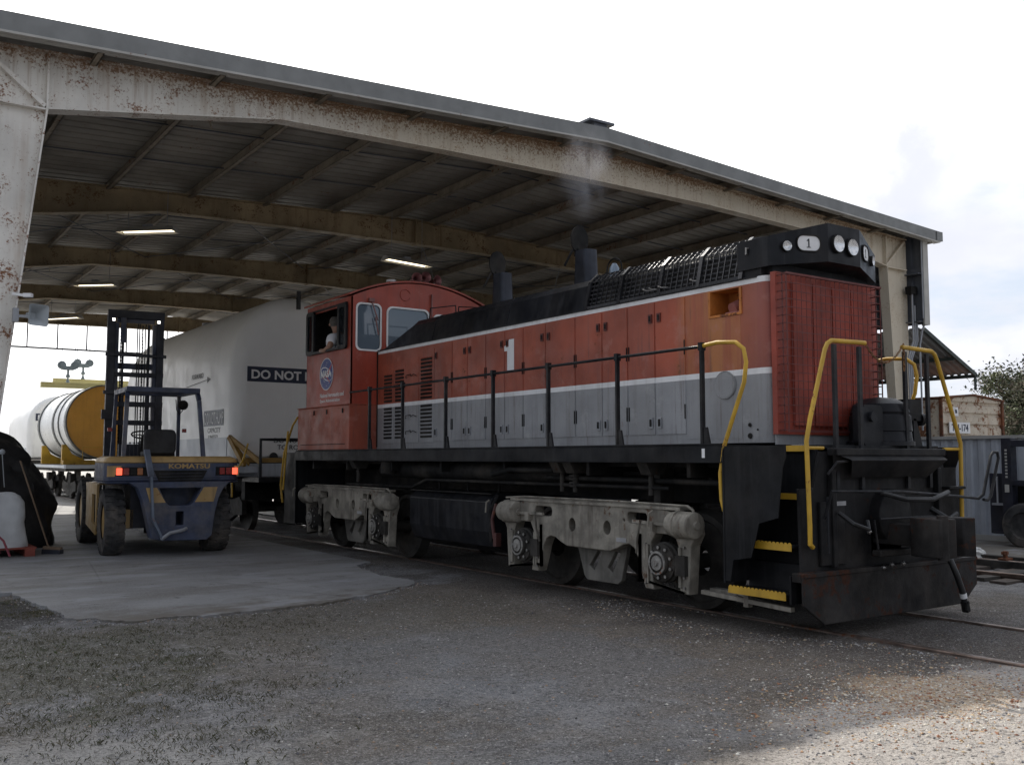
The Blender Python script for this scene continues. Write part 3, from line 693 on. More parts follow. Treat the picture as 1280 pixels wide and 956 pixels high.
b=B()
b.box(7.506,7.52,14.83,14.85,1.78,3.4)
b.build('hood_joint','under_black',lo)
# louvred doors near the cab
for (y0,y1,zt) in ((14.27,14.6,3.04),(13.86,14.2,3.06),(12.95,13.35,3.17)):
    d=bandpanel('louvre_door',y0-.03,y1+.03,1.84,zt+.12)
    for zz0,zz1 in ((2.56,zt),(1.95,2.44)):
        b=B(); z=zz0
        while z<zz1:
            b.add([(7.509,y0+.03,z+.012),(7.509,y1-.03,z+.012),(7.488,y1-.03,z-.004),(7.488,y0+.03,z-.004),(7.507,y0+.03,z-.006),(7.507,y1-.03,z-.006)],[(0,1,2,3),(3,2,5,4),(0,3,4),(1,5,2)],0 if z>2.5 else 1); b.box(7.503,7.5095,y0+.025,y1-.025,z-.036,z-.004,2); z+=.06
        b.build('louvre',['red','loco_grey','under_black'],d)
d=bandpanel('plain_door',13.4,13.83,1.84,3.2)
b=B()
for z in (2.0,2.25,2.9): b.tube([(7.5,13.45,z),(7.47,13.5,z+.03),(7.47,13.58,z),(7.5,13.65,z+.04),(7.47,13.75,z+.02),(7.5,13.8,z-.02)],.006,seg=5)
b.build('latch_wire','under_black',d)
b=B(); b.tube(arc((7.508,6.94,2.35),.14,0,360,24,'x')[:-1],.008,seg=5,closed=True); b.cyl((7.512,6.94,2.35),(7.5,6.94,2.35),.132,seg=24)
b.build('access_cover','loco_grey',lo)
b=B()
for (y,z,s) in ((6.62,1.93,.022),(6.62,1.82,.03),(6.52,1.88,.01),(6.9,1.84,.014)): b.lathe((7.513,y,z),(-1,0,0),[(s,0),(s*.9,.006),(.001,.006)],seg=8)
b.build('drain_hole','under_black',lo)
# black hood top
def topsec(y,zt=3.86,s=0.):
    return [(7.52+s*0,y,3.42),(7.60,y,3.42+(zt-3.42)*.72),(7.70,y,3.42+(zt-3.42)*.93),(7.86,y,zt),(8.88,y,zt),(9.04,y,3.42+(zt-3.42)*.93),(9.14,y,3.42+(zt-3.42)*.72),(9.22,y,3.42)]
b=B(); b.loft([topsec(9.22),topsec(10.9),topsec(12.3),topsec(13.75),topsec(14.84,3.44)],closed=True)
for y in (9.22,10.95,13.0): b.loft([[(p[0]+(.008 if p[0]>8.37 else -.008),y+dy,p[2]+(.006 if p[2]>3.5 else 0)) for p in topsec(y)] for dy in (0,.03)])
b.box(7.508,7.53,6.5,14.84,3.41,3.43)
rt=b.build('hood_roof','loco_black',lo)
# radiator section: dark core, slats and wire frame
b=B(); b.loft([[(p[0]+(.05 if p[0]<8.37 else -.05),p[1],p[2]-.04) for p in topsec(y,3.9)] for y in (6.7,9.2)]); b.build('radiator_core','under_black',rt)
rg=B()
for side in (0,1):
    def mx(x): return x if side==0 else 2*CX-x
    for (x,z) in ((7.525,3.44),(7.535,3.49),(7.548,3.545),(7.56,3.60),(7.573,3.655),(7.586,3.71),(7.60,3.765),(7.635,3.80),(7.67,3.835),(7.72,3.862),(7.79,3.885),(7.86,3.90)):
        rg.bar((mx(x),6.7,z),(mx(x),9.2,z),.012,.016)
    for k in range(30):
        y=6.7+2.5*k/29; w=.018 if k%5 else .034
        rg.bar((mx(7.512),y,3.43),(mx(7.592),y,3.76),.012,w if False else .012,up=(0,1,0)); rg.bar((mx(7.592),y,3.76),(mx(7.70),y,3.86),.012,.012,up=(0,1,0)); rg.bar((mx(7.70),y,3.86),(mx(7.86),y,3.905),.012,.012,up=(0,1,0))
    for k in (0,7,14,22,29):
        y=6.7+2.5*k/29
        rg.bar((mx(7.505),y,3.42),(mx(7.585),y,3.76),.03,.05,up=(0,1,0)); rg.bar((mx(7.585),y,3.76),(mx(7.70),y,3.87),.03,.05,up=(0,1,0))
    rg.box(min(mx(7.50),mx(7.52)),max(mx(7.50),mx(7.52)),6.7,9.2,3.42,3.455)
for k in range(9): x=7.9+k*.118; rg.bar((x,6.7,3.905),(x,9.2,3.905),.012,.016)
for k in range(16): y=6.75+k*.163; rg.bar((7.86,y,3.905),(8.88,y,3.905),.012,.012)
rg.build('radiator_grille',M('glossy_black',(.03,.03,.034),rough=.28,metal=.3,var=.3,bump=.1),rt)
b=B(); b.tube([(7.6,6.55,3.72),(7.48,6.6,3.72),(7.48,6.6,3.66),(7.6,6.6,3.64)],.012,seg=6); 
for y in (7.8,7.95,8.05,7.3): b.tube([(7.55,y,3.5),(7.49,y+.05,3.5),(7.49,y+.1,3.52),(7.55,y+.12,3.54)],.008,seg=5)
b.build('grab_iron','steel',rt)
# number head
z0,z1=3.55,3.80
Ya,Yc=6.32,6.08
ptsb=[(7.5,6.75),(7.5,Ya),(8.11,Yc),(8.63,Yc),(9.24,Ya),(9.24,6.75)]
lowz=[3.50,3.50,3.57,3.57,3.50,3.50]; hiz=[3.80,3.80,3.965,3.965,3.80,3.80]
b=B()
b.loft([[(x,y,z) for (x,y),z in zip(ptsb,lowz)],[(x,y,z) for (x,y),z in zip(ptsb,hiz)]],caps=False)
b.add([(x,y,z) for (x,y),z in zip(ptsb,hiz)],[(0,1,2),(0,2,3,5),(3,4,5)])
b.add([(x,y,z) for (x,y),z in zip(ptsb,lowz)],[(0,1,2),(0,2,3,5),(3,4,5)])
nh=b.build('number_head','loco_black',lo,bevel=.018)
B().box(7.6,9.14,6.36,6.75,3.42,3.56).box(7.53,9.21,6.45,6.75,3.42,3.56).build('head_base','loco_black',lo)
def face(xa,ya,xb,yb,t):
    """frame on a head facet: origin, U, V, N"""
    d=V((xb-xa,yb-ya,0)).normalized(); N=V((d.y,-d.x,0))
    zc=3.535+ (.07*t if xa<8 else .07*(1-t) if xa>8.5 else .07)+.135+(.08*t if xa<8 else .08*(1-t) if xa>8.5 else .08)*.5
    return V((xa+(xb-xa)*t,ya+(yb-ya)*t,zc)),d,V((0,0,1)),N
def num_board(fc,w,h,s):
    O,U,W,N=fc
    b=B(); 
    b.plate(rrect(-w/2-.012,w/2+.012,-h/2-.012,h/2+.012,h/2),[rrect(-w/2,w/2,-h/2,h/2,h/2-.01)],O+N*.001,U,W,N,.016,0)
    fr_=b; b=B(); b.plate(rrect(-w/2,w/2,-h/2,h/2,h/2-.01),[],O+N*.001,U,W,N,.008,0); f=b.build('number_board','white_paint',lo); fr_.build('frame','under_black',f)
    b=B(); q=h*.3; b.plate([(-.022*q/.045,-q),(.022*q/.045,-q),(.022*q/.045,-q*.84),(.008,-q*.84),(.008,q),(-.004,q),(-.02,q*.62),(-.02,q*.42),(-.006,q*.6),(-.006,-q*.84),(-.022*q/.045,-q*.84)],[],O+N*.009,U,W,N,.003); b.build('numeral','black_paint',f)
num_board(face(7.5,Ya,8.11,Yc,.66),.25,.15,1)
num_board(face(8.63,Yc,9.24,Ya,.30),.22,.15,1)
def lamp(fc,r,name):
    O,U,W,N=fc
    b=B(); b.lathe(O-N*.02,N,[(r*1.12,0),(r*1.14,.05),(r*1.03,.055),(r,.045),(r*.98,.03)],0,20,caps=False); lh=b.build(name,'under_black',lo)
    b=B(); b.lathe(O+N*.0,N,[(.001,.0),(r*.4,.004),(r*.8,.018),(r,.034)],0,20,caps=False); b.build('reflector','chrome',lh)
    b=B(); b.lathe(O+N*.034,N,[(r,0),(r*.7,.008),(.001,.012)],0,20,caps=False); b.build('lens','lens',lh)
lamp(face(7.5,Ya,8.11,Yc,.28),.05,'class_light')
lamp(face(8.63,Yc,9.24,Ya,.66),.05,'class_light')
O,U,W,N=face(8.11,Yc,8.63,Yc,.25); lamp((V((8.245,Yc,3.765)),U,W,N),.085,'headlight')
lamp((V((8.475,Yc,3.755)),U,W,N),.085,'headlight')
# radiator shutters and guard mesh on the front
b=B(); b.box(7.53,9.16,6.28,6.34,1.83,3.44)
b.build('radiator_frame','grille_red',lo)
b=B(); x=7.76
k=0
while x<8.98:
    w=.062; b.add([(x,6.25,1.92),(x+w,6.236,1.92),(x+w,6.236,3.36),(x,6.25,3.36),(x,6.279,1.92),(x+w,6.279,1.92),(x+w,6.279,3.36),(x,6.279,3.36)],[(0,1,2,3),(0,4,7,3),(1,5,6,2),(3,2,6,7),(0,1,5,4)],0)
    g=.034 if k%4==3 else .010
    b.box(x+w,x+w+g,6.274,6.2795,1.92,3.36,1)
    x+=w+g; k+=1
b.build('shutter',['grille_red','under_black'],lo)
b=B()
for i in range(21):
    x=7.56+1.52*i/20; b.bar((x,6.17,1.86),(x,6.17,3.41),.0045,.0045)
for i in range(20):
    z=1.87+1.53*i/19; b.bar((7.56,6.17,z),(9.08,6.17,z),.007,.007); b.bar((7.56,6.17,z),(7.56,6.28,z),.01,.01); b.bar((9.08,6.17,z),(9.08,6.28,z),.01,.01)
for x in (7.56,9.08):
    for dy in (6.17,6.22): b.bar((x,dy,1.86),(x,dy,3.41),.01,.01)
for i in range(21): x=7.56+1.52*i/20; b.bar((x,6.17,3.41),(x,6.3,3.43),.008,.008)
b.bar((7.55,6.165,3.41),(9.09,6.165,3.41),.02,.02); b.bar((7.55,6.165,1.86),(9.09,6.165,1.86),.02,.02)
b.build('guard_mesh',M('wire_red',(.13,.03,.025),rough=.6,rust=.2),lo)
B().box(7.56,9.18,6.30,6.345,1.73,1.83).build('hood_foot','loco_grey',lo)
# stacks, bell
for yy in (12.3,10.25):
    b=B(); b.loft([[(x,y,3.84) for x,y in rrect(8.25,8.49,yy-.17,yy+.17,.07)],[(x,y,4.45) for x,y in rrect(8.26,8.48,yy-.15,yy+.15,.08)]]); st=b.build('exhaust_stack','stack_blue',lo)
    b=B(); lid=circ(0,0,.19,24,.24)
    b.plate([(8.37+u,w) for u,w in circ(0,4.63,.15,24,.2)],[],(0,yy+.16,0),(1,0,0),(0,.0,1),(0,-1,0),.03); b.box(8.32,8.42,yy+.1,yy+.2,4.40,4.5); b.bar((8.26,yy+.16,4.48),(8.15,yy+.2,4.25),.03,.03)
    b.build('rain_cap','under_black',st)
bl=B(); bl.lathe((8.45,9.75,3.98),(0,0,1),[(.11,0),(.1,.03),(.075,.1),(.065,.16),(.04,.2),(.03,.22),(.001,.225)],seg=18); bo=bl.build('bell',M('bell_metal',(.2,.24,.28),rough=.4,metal=.7),lo)
b=B(); b.tube(arc((8.45,9.75,4.12),.15,-10,190,14,'x'),.011,seg=6); b.box(8.42,8.48,9.59,9.62,3.88,4.1); b.box(8.42,8.48,9.88,9.91,3.88,4.1); b.build('bell_yoke','under_black',bo)
b=B()   # little rails and grab on top of the hood near cab
b.tube([(7.9,13.75,3.86),(7.9,13.72,4.05),(8.25,13.5,4.1),(8.25,13.48,3.9)],.012,seg=6); b.tube([(8.3,13.5,3.86),(8.3,13.48,4.08),(8.9,13.4,4.1),(8.9,13.4,3.9)],.012,seg=6); b.build('hand_grab','black_rail',lo)
# big numeral
B().plate([(.07,0),(.23,0),(.23,.44),(.11,.44),(.09,.385),(.0,.355),(.0,.285),(.07,.285)],[],(7.509,10.985,2.78),(0,-1,0),(0,0,1),(-1,0,0),.004).build('numeral','white_paint',lo)
# ---- cab
CY=14.86; CR=16.72
def roofarc(n=16,x0=7.02,x1=9.72,zs=4.33,zp=4.66):
    return [(x0+(x1-x0)*k/n,zs+(zp-zs)*(1-((2*k/n)-1)**2)) for k in range(n+1)]
ra_=roofarc()
w1=rrect(7.12,7.57,3.43,4.22,.08); w2=rrect(7.70,8.52,3.45,4.20,.1); w3=rrect(8.62,9.20,3.45,4.14,.1)
out=[(7.02,1.74)]+ra_+[(9.72,1.74)]
b=B(); b.plate(out,[w1,w2,w3],(0,CY+.03,0),*FR,.03); b.plate(out,[rrect(7.2,7.7,3.45,4.15,.08),rrect(8.0,8.8,3.45,4.15,.08)],(0,CR,0),*FR,.03)
# side walls with window opening
sw=[rrect(-16.62,-15.02,3.49,4.2,.07)]
b.plate([(-CR,1.74),(-CR,4.335),(-CY,4.335),(-CY,1.74)],sw,(7.05,0,0),(0,-1,0),(0,0,1),(-1,0,0),.03)
b2=[rrect(-16.62,-15.02,3.49,4.2,.07)]
b.plate([(-CR,1.74),(-CR,4.335),(-CY,4.335),(-CY,1.74)],b2,(9.72,0,0),(0,-1,0),(0,0,1),(-1,0,0),.03)
cab=b.build('cab','cab_red',lo)
b=B(); r1=[(x,CY-.04,z+.012) for x,z in roofarc(16,6.97,9.77,4.335,4.665)]
b.loft([[(x,CY-.03,z) for x,_,z in r1]+[(x,CY-.03,z+.03) for x,_,z in r1[::-1]],[(x,CR+.05,z) for x,_,z in r1]+[(x,CR+.05,z+.03) for x,_,z in r1[::-1]]]); b.build('cab_roof','cab_red',cab)
B().box(7.04,9.7,14.87,16.71,2.5,2.55).build('cab_floor','under_black',cab)
b=B(); b.box(9.55,9.68,14.9,16.7,2.55,4.3); b.box(7.1,9.6,16.62,16.68,2.55,4.3); b.box(7.1,9.6,14.95,16.65,4.28,4.32); b.box(7.06,7.08,14.9,16.68,2.55,3.47); b.build('cab_shade_plates','under_black',cab)  # added black plates put shade inside the cab and cover its far window
b=B(); b.box(7.6,8.0,14.9,15.3,2.55,3.5); b.box(8.1,9.0,14.88,15.1,2.55,3.4); b.box(9.2,9.6,15.6,16.2,2.55,3.0); b.build('control_stand','under_black',cab)
# front windows: gasket + glass
for w in ((7.12,7.57,3.43,4.22,.08),(7.70,8.52,3.45,4.20,.1),(8.62,9.20,3.45,4.14,.1)):
    x0,x1,z0_,z1_,r=w
    b=B(); b.plate(rrect(x0-.018,x1+.018,z0_-.018,z1_+.018,r+.015),[rrect(x0+.012,x1-.012,z0_+.012,z1_-.012,r)],(0,CY-.0,0),*FR,.014); wf=b.build('window_gasket','pole_grey' if False else 'white_stripe',lo)
    b=B(); b.plate(rrect(x0,x1,z0_,z1_,r),[],(0,CY+.022,0),*FR,.006); b.build('pane','cab_glass',wf)
# wipers
b=B()
b.bar((7.38,CY-.03,4.3),(7.5,CY-.04,3.95),.02,.015); b.bar((7.45,CY-.05,4.0),(7.52,CY-.03,3.7),.012,.02); b.box(7.33,7.43,CY-.06,CY-.01,4.26,4.32)
b.bar((8.57,CY-.03,4.5),(8.56,CY-.04,3.8),.025,.02)
b.build('wiper',M('wiper_pink',(.25,.12,.11),rough=.5,metal=.4),cab)
b=B(); b.tube(arc((8.05,CY-.008,4.44),.1,20,340,20,'y'),.008,seg=5); b.build('cover_ring','cab_red',cab)
# side window sashes
for (ya,yb) in ((15.02,15.27),(16.38,16.62)):
    b=B(); b.plate(rrect(-yb-.05,-ya+.05,3.45,4.24,.07),[rrect(-yb+.02,-ya-.02,3.52,4.17,.05)],(7.01,0,0),(0,-1,0),(0,0,1),(-1,0,0),.04); f=b.build('window_sash','black_rail',lo)
    b=B(); b.plate(rrect(-yb+.02,-ya-.02,3.52,4.17,.04),[],(6.99,0,0),(0,-1,0),(0,0,1),(-1,0,0),.006); b.build('pane','clear_glass',f)
b=B(); b.box(6.96,7.02,15.25,16.4,3.455,3.5); b.box(6.985,7.02,15.0,16.64,4.22,4.25); b.build('window_sill','black_rail',cab)
b=B(); b.cyl((8.05,15.4,4.62),(8.05,15.4,4.75),.1,r2=.08); bc=b.build('beacon_base','cab_red',lo)
b=B(); b.cyl((8.05,15.4,4.75),(8.05,15.4,4.79),.09); b.tube([(8.0,15.3,4.6),(8.0,15.3,4.78)],.01,seg=5); b.build('beacon','white_paint',bc)
b=B(); hn=cab
b.box(8.3,8.62,15.0,15.12,4.66,4.72); b.bar((8.42,15.06,4.6),(8.42,15.06,4.7),.05,.05)
for dx,dz,dd in ((-.1,.13,(-.15,-1,0)),(.04,.15,(.0,-1,.05)),(.2,.13,(.3,-1,0))):
    p0=V((8.42+dx,15.15,4.66+dz-.02)); d=V(dd).normalized()
    b.lathe(p0,d,[(.03,0),(.03,.12),(.045,.2),(.07,.26),(.1,.3),(.085,.29),(.04,.22)],seg=16,caps=False); b.tube([p0,(p0.x,15.08,4.68)],.02,seg=6)
b.lathe((8.56,15.05,4.74),(.5,.8,0),[(.03,0),(.05,.15),(.09,.22)],seg=14,caps=False)
b.build('air_horn',M('horn_pink',(.3,.13,.13),rough=.4,metal=.5,var=.4),cab)
# lower cab box
b=B(); b.box(7.0,9.74,CY-.01,17.05,1.74,2.49); b.box(6.985,9.755,CY-.01,17.06,2.49,2.51)
lb=b.build('cab_base','red',lo,bevel=.01)
for y in (15.1,15.75,16.3): B().box(6.988,6.999,y-.02,y+.02,2.36,2.44).build('latch','under_black',lb)
B().box(6.99,6.999,15.0,16.9,1.83,1.84).build('seam','under_black',lb)
# emblem and lettering on the cab side
XS=7.018
em=B(); em.plate(circ(-15.83,3.07,.285,40),[],(XS,0,0),*SD,.004,0); e=em.build('emblem','logo_blue',lo)
b=B(); b.plate(circ(-15.83,3.07,.285,40),[circ(-15.83,3.07,.272,40)],(XS-.001,0,0),*SD,.005,0)
b.plate([( -15.83+u*math.cos(R(-18))-w*math.sin(R(-18)),3.07+u*math.sin(R(-18))+w*math.cos(R(-18))) for u,w in circ(0,0,.25,36,.11)],[[( -15.83+u*math.cos(R(-18))-w*math.sin(R(-18)),3.07+u*math.sin(R(-18))+w*math.cos(R(-18))) for u,w in circ(0.01,0,.235,36,.095)]],(XS-.004,0,0),*SD,.003)
b.text('NASA',(XS-.011,16.05,3.01),*SD,.44,.13,.003,bold=.03)
r_=random.Random(3)
for k in range(14):
    a=r_.uniform(0,6.28); q=r_.uniform(.14,.25); b.plate(circ(-15.83+q*math.cos(a),3.07+q*math.sin(a),.006,6),[],(XS-.004,0,0),*SD,.003)
b.build('emblem_lettering','white_paint',e)
b=B(); b.plate([(-16.05,2.98),(-15.83,3.05),(-15.57,3.27),(-15.76,3.0),(-15.62,2.88),(-15.84,3.02)],[],(XS-.0065,0,0),*SD,.003); b.build('emblem_chevron','logo_red',e)
b=B(); b.text('National Aeronautics and',(XS,16.1,2.66),*SD,.98,.075,.003,bold=.006); b.text('Space Administration',(XS,16.1,2.555),*SD,.82,.075,.003,bold=.006); b.build('lettering','white_paint',cab)
# ---- walkway rails
def side_rail(sx):
    X0=6.99 if sx<0 else 9.75
    posts=[6.76,8.03,9.29,10.49,11.69,12.96,14.07]
    b=B(); b.tube([(X0,6.8,2.70),(X0,14.8,2.69)],.017); rl=b.build('handrail','black_rail',lo)
    for y in posts:
        b=B(); b.bar((X0,y,1.72),(X0,y,2.69),.045,.03,up=(0,1,0)); b.bar((X0,y,2.66),(X0,y,2.74),.06,.05,up=(0,1,0))
        b.prism([(y+.02,1.72),(y-.1,1.72),(y-.06,1.9),(y+.02,1.9)],'x',X0-.012,X0+.012); b.build('rail_post','black_rail',rl)
    yr=B(); pts=[(X0,6.8,2.70),(X0,6.55,2.72),(X0,6.32,2.70),(X0,6.22,2.63),(X0,6.19,2.5),(X0,6.22,2.31),(X0,6.36,2.0),(X0,6.49,1.70),(X0,6.54,1.45),(X0,6.53,1.2),(X0,6.5,1.1),(X0+.03*-sx,6.46,1.07)]
    yr.tube(pts,.021); yr.build('grab_rail','yellow',lo)
side_rail(-1); side_rail(1)
# ---- front pilot, steps
def pilot():
    YF_=5.62
    b=B()
    b.prism([(7.0,.58),(7.0,.30),(7.28,.12),(9.5,.12),(9.76,.30),(9.76,.58)],'y',YF_-.03,YF_); b.box(7.0,9.76,YF_,YF_+.1,.5,.58); b.box(7.0,9.76,YF_-.045,YF_-.03,.545,.585)
    pw=b.build('plow','plow',lo,bevel=.006)
    b=B()
    y=5.70
    b.plate([(7.12,.55),(7.1,1.32),(7.3,1.32),(7.4,1.66),(9.35,1.66),(9.4,1.5),(9.62,1.5),(9.62,1.3),(9.68,1.27),(9.68,.55)],[[(8.14,.68),(8.62,.68),(8.62,1.0),(8.14,1.0)]],(0,y+.03,0),*FR,.03)
    b.box(7.5,9.25,5.58,5.7,1.62,1.69); b.add([(7.6,5.5,1.58),(9.15,5.5,1.58),(9.0,5.62,1.42),(7.75,5.62,1.42),(7.5,5.68,1.66),(9.25,5.68,1.66)],[(0,1,2,3),(0,4,5,1)])
    b.add([(7.45,5.6,1.68),(9.3,5.6,1.68),(9.15,5.69,1.4),(7.6,5.69,1.4)],[(0,1,2,3)])
    b.lathe((8.37,5.7,1.04),(0,-1,0),[(.26,0),(.26,.12),(.2,.14),(.001,.14)],seg=20); b.box(7.5,7.56,5.64,5.7,.6,1.5); b.box(9.2,9.26,5.64,5.7,.6,1.5)
    b.box(7.35,7.7,5.665,5.7,.62,1.2)
    b.box(9.3,9.6,5.58,5.69,1.28,1.31)
    b.build('end_plate','pilot_black',lo,bevel=.008)
    # deck end and step well back wall
    b=B(); b.box(7.4,9.34,5.72,6.5,1.69,1.72); b.box(6.97,9.77,6.48,6.5,.42,1.715); b.box(7.38,7.42,5.73,6.48,.42,1.69); b.box(9.34,9.38,5.73,6.48,.42,1.69)
    b.prism([(5.73,.36),(6.48,.36),(6.48,.62),(5.73,.62)],'x',7.3,7.33)
    b.box(7.0,7.4,5.73,5.75,.3,.55)
    sk=[(6.5,1.712),(6.5,.44),(6.42,.44),(6.38,.64),(6.16,.68),(6.06,1.0),(5.84,1.06),(5.78,1.5),(5.74,1.6),(5.74,1.712)]
    b.prism(sk,'x',6.975,6.985); b.prism(sk,'x',2*CX-6.985,2*CX-6.975)
    b.build('step_well','frame_black',lo)
    for sx in (0,1):
        for (xo,z) in ((6.99,.36),(7.08,.79),(7.2,1.24),(7.32,1.68)):
            xi=xo+.26; x0,x1=(xo,xi) if sx==0 else (2*CX-xi,2*CX-xo)
            B().box(x0,x1,5.78,6.46,z,z+.02).build('step','frame_black',lo)
            b=B(); xe=xo-.004 if sx==0 else 2*CX-xo+.004
            saw=[(5.78,z-.03),(5.78,z+.03)]
            yy=5.78
            while yy<6.45: saw+=[(yy+.012,z+.045),(yy+.03,z+.045),(yy+.042,z+.028)]; yy+=.045
            saw+=[(6.46,z-.03)]
            if z>1.2: saw=[(5.78,z-.02),(5.78,z+.035),(6.46,z+.035),(6.46,z-.02)]
            b.prism(saw,'x',xe-.004,xe+.004); b.build('step_edge','yellow',lo)
        s=lambda x: x if sx==0 else 2*CX-x
        Y_=5.66
        b=B(); b.tube([(s(7.22),Y_,.80),(s(7.16),Y_-.02,.83),(s(7.15),Y_-.03,1.0),(s(7.13),Y_-.03,1.75),(s(7.20),Y_-.02,1.95),(s(7.46),Y_,2.60),(s(7.5),Y_,2.66),(s(7.56),Y_,2.69),(s(8.0),Y_,2.70),(s(8.07),Y_,2.70)],.022); b.tube([(s(7.15),Y_-.02,1.69),(s(7.4),Y_,1.69)],.016,seg=6)
        fr=b.build('front_handrail','yellow',lo)
        for x in (7.62,8.0):
            b=B(); b.bar((s(x),Y_+.02,1.3),(s(x),Y_+.02,2.66),.045,.03,up=(0,1,0)); b.build('rail_post','black_rail',fr)
    b=B()
    P0=V((8.07,5.66,2.7));P1=V((8.67,5.66,2.7)); n_=26; pts=[]
    for k in range(n_+1): t=k/n_; pts.append(P0.lerp(P1,t)-V((0,0,.17*4*t*(1-t))))
    for k in range(n_):
        a,c=pts[k],pts[k+1]; d=(c-a); m=(a+c)/2; u=d.normalized(); w=V((0,1,0)) if k%2 else u.cross(V((0,1,0)))
        b.tube([m+u*.017*math.cos(t)+w*.009*math.sin(t) for t in (2*PI*q/8 for q in range(8))],.0045,seg=5,closed=True)
    for k in range(9):
        m=P1+V((.03,0,.02-.03*k)); w=V((0,1,0)) if k%2 else V((1,0,0)); b.tube([m+V((0,0,1))*.019*math.cos(t)+w*.011*math.sin(t) for t in (2*PI*q/8 for q in range(8))],.0055,seg=5,closed=True)
    b.build('safety_chain','chain',lo)
    # coupler
    b=B(); b.box(8.22,8.52,5.2,5.75,.78,.98)
    b.prism([(8.16,5.3),(8.1,5.12),(8.14,4.98),(8.3,4.93),(8.36,5.04),(8.46,5.1),(8.5,4.98),(8.6,4.92),(8.68,5.0),(8.66,5.2),(8.56,5.32)],'z',.7,1.05)
    b.cyl((8.2,5.0,.68),(8.2,5.0,1.08),.05); b.box(8.0,8.74,5.5,5.6,.68,.74)
    b.build('coupler','plow',lo,bevel=.01)
    b=B(); b.tube([(7.32,5.6,1.05),(7.3,5.5,1.3),(8.3,5.48,1.28),(9.5,5.52,1.2),(9.72,5.52,1.18),(9.78,5.50,1.22),(9.95,5.5,1.62),(10.0,5.5,1.66),(10.08,5.5,1.66),(10.1,5.5,1.6),(9.92,5.5,1.2),(9.86,5.5,1.16),(9.78,5.5,1.17)],.016,seg=8)
    b.tube([(7.34,5.58,1.25),(7.3,5.55,.75)],.012,seg=6); b.tube([(7.38,5.6,1.45),(7.45,5.55,1.56),(7.62,5.56,1.57)],.013,seg=6)
    b.tube([(8.0,5.5,1.03),(8.95,5.5,1.03)],.012,seg=6); b.tube([(7.98,5.55,1.02),(8.03,5.55,.75)],.012,seg=6)
    b.build('uncoupling_lever','black_rail',lo)
    b=B(); b.tube([(8.0,5.5,1.28),(8.3,5.42,1.21),(8.7,5.4,1.2),(9.1,5.48,1.26)],.025,seg=8); b.tube([(7.55,5.62,1.1),(7.6,5.5,1.0),(7.75,5.45,.95),(7.8,5.5,1.02)],.022,seg=8)
    b.tube([(8.9,5.55,1.1),(8.96,5.4,1.0),(9.1,5.4,1.05)],.03,seg=8)
    b.build('hose_line','black_rubber',lo)
    b=B(); b.tube([(8.98,5.5,.66),(9.0,5.42,.6),(9.04,5.38,.45),(9.09,5.36,.3),(9.12,5.36,.2)],.03,seg=10); hz=b.build('air_hose','black_rubber',lo)
    b=B(); b.cyl((9.095,5.36,.28),(9.11,5.36,.235),.034,seg=12); b.build('hose_tag','white_paint',hz)
    b=B(); b.bar((9.12,5.36,.2),(9.15,5.36,.1),.06,.05); b.bar((9.13,5.33,.2),(9.1,5.33,.12),.02,.03); b.build('gladhand','under_black',hz)
    for x,z in ((7.82,.92),(9.0,.98),(8.15,.6),(8.33,.6),(8.02,.58)): B().lathe((x,5.52,z),(.2,-1,.1),[(.001,0),(.02,.01),(.022,.03),(.001,.05)],seg=8).build('valve','steel',lo)
    B().box(7.5,7.72,5.663,5.668,1.16,1.2).build('stencil_plate','pole_grey',lo)
    # housing on the front deck
    b=B(); b.lathe((8.74,5.98,1.72),(0,0,1),[(.33,0),(.33,.04),(.31,.05),(.3,.14),(.31,.15),(.3,.3),(.28,.32),(.29,.34),(.26,.42),(.16,.48),(.001,.5)],seg=24); dh=b.build('sand_drum','loco_black',lo)
    b=B(); b.plate(rrect(8.18,8.5,1.72,2.12,.05),[],(0,5.9,0),*FR,.12); b.cyl((8.3,5.78,2.0),(8.3,5.74,2.0),.05); b.prism([(8.5,1.72),(8.52,2.0),(8.44,1.72)],'y',5.8,5.84)
    b.build('drum_bracket','loco_black',dh); b=B()
    b.box(8.98,9.2,5.8,5.95,1.98,2.2); b.cyl((9.2,5.85,2.0),(9.26,5.85,2.0),.07); b.prism([(9.05,1.72),(9.2,1.72),(9.1,2.0),(9.05,2.0)],'y',5.8,5.9); b.build('drum_bracket','loco_black',dh)
pilot()
b=B(); b.box(6.97,9.77,17.05,17.1,.4,1.72); b.box(7.0,7.3,17.1,17.6,.36,.38); b.box(7.0,7.02,17.05,17.65,.36,1.7); b.build('rear_end_plate','frame_black',lo)
b=B(); b.tube([(7.0,17.75,.75),(7.0,17.85,1.1),(7.0,17.7,1.7),(7.0,17.3,2.2),(7.0,17.06,2.35)],.02); b.tube([(6.95,17.6,1.0),(6.95,17.5,1.6),(6.95,17.4,2.1)],.018); b.build('grab_rail','yellow',lo)
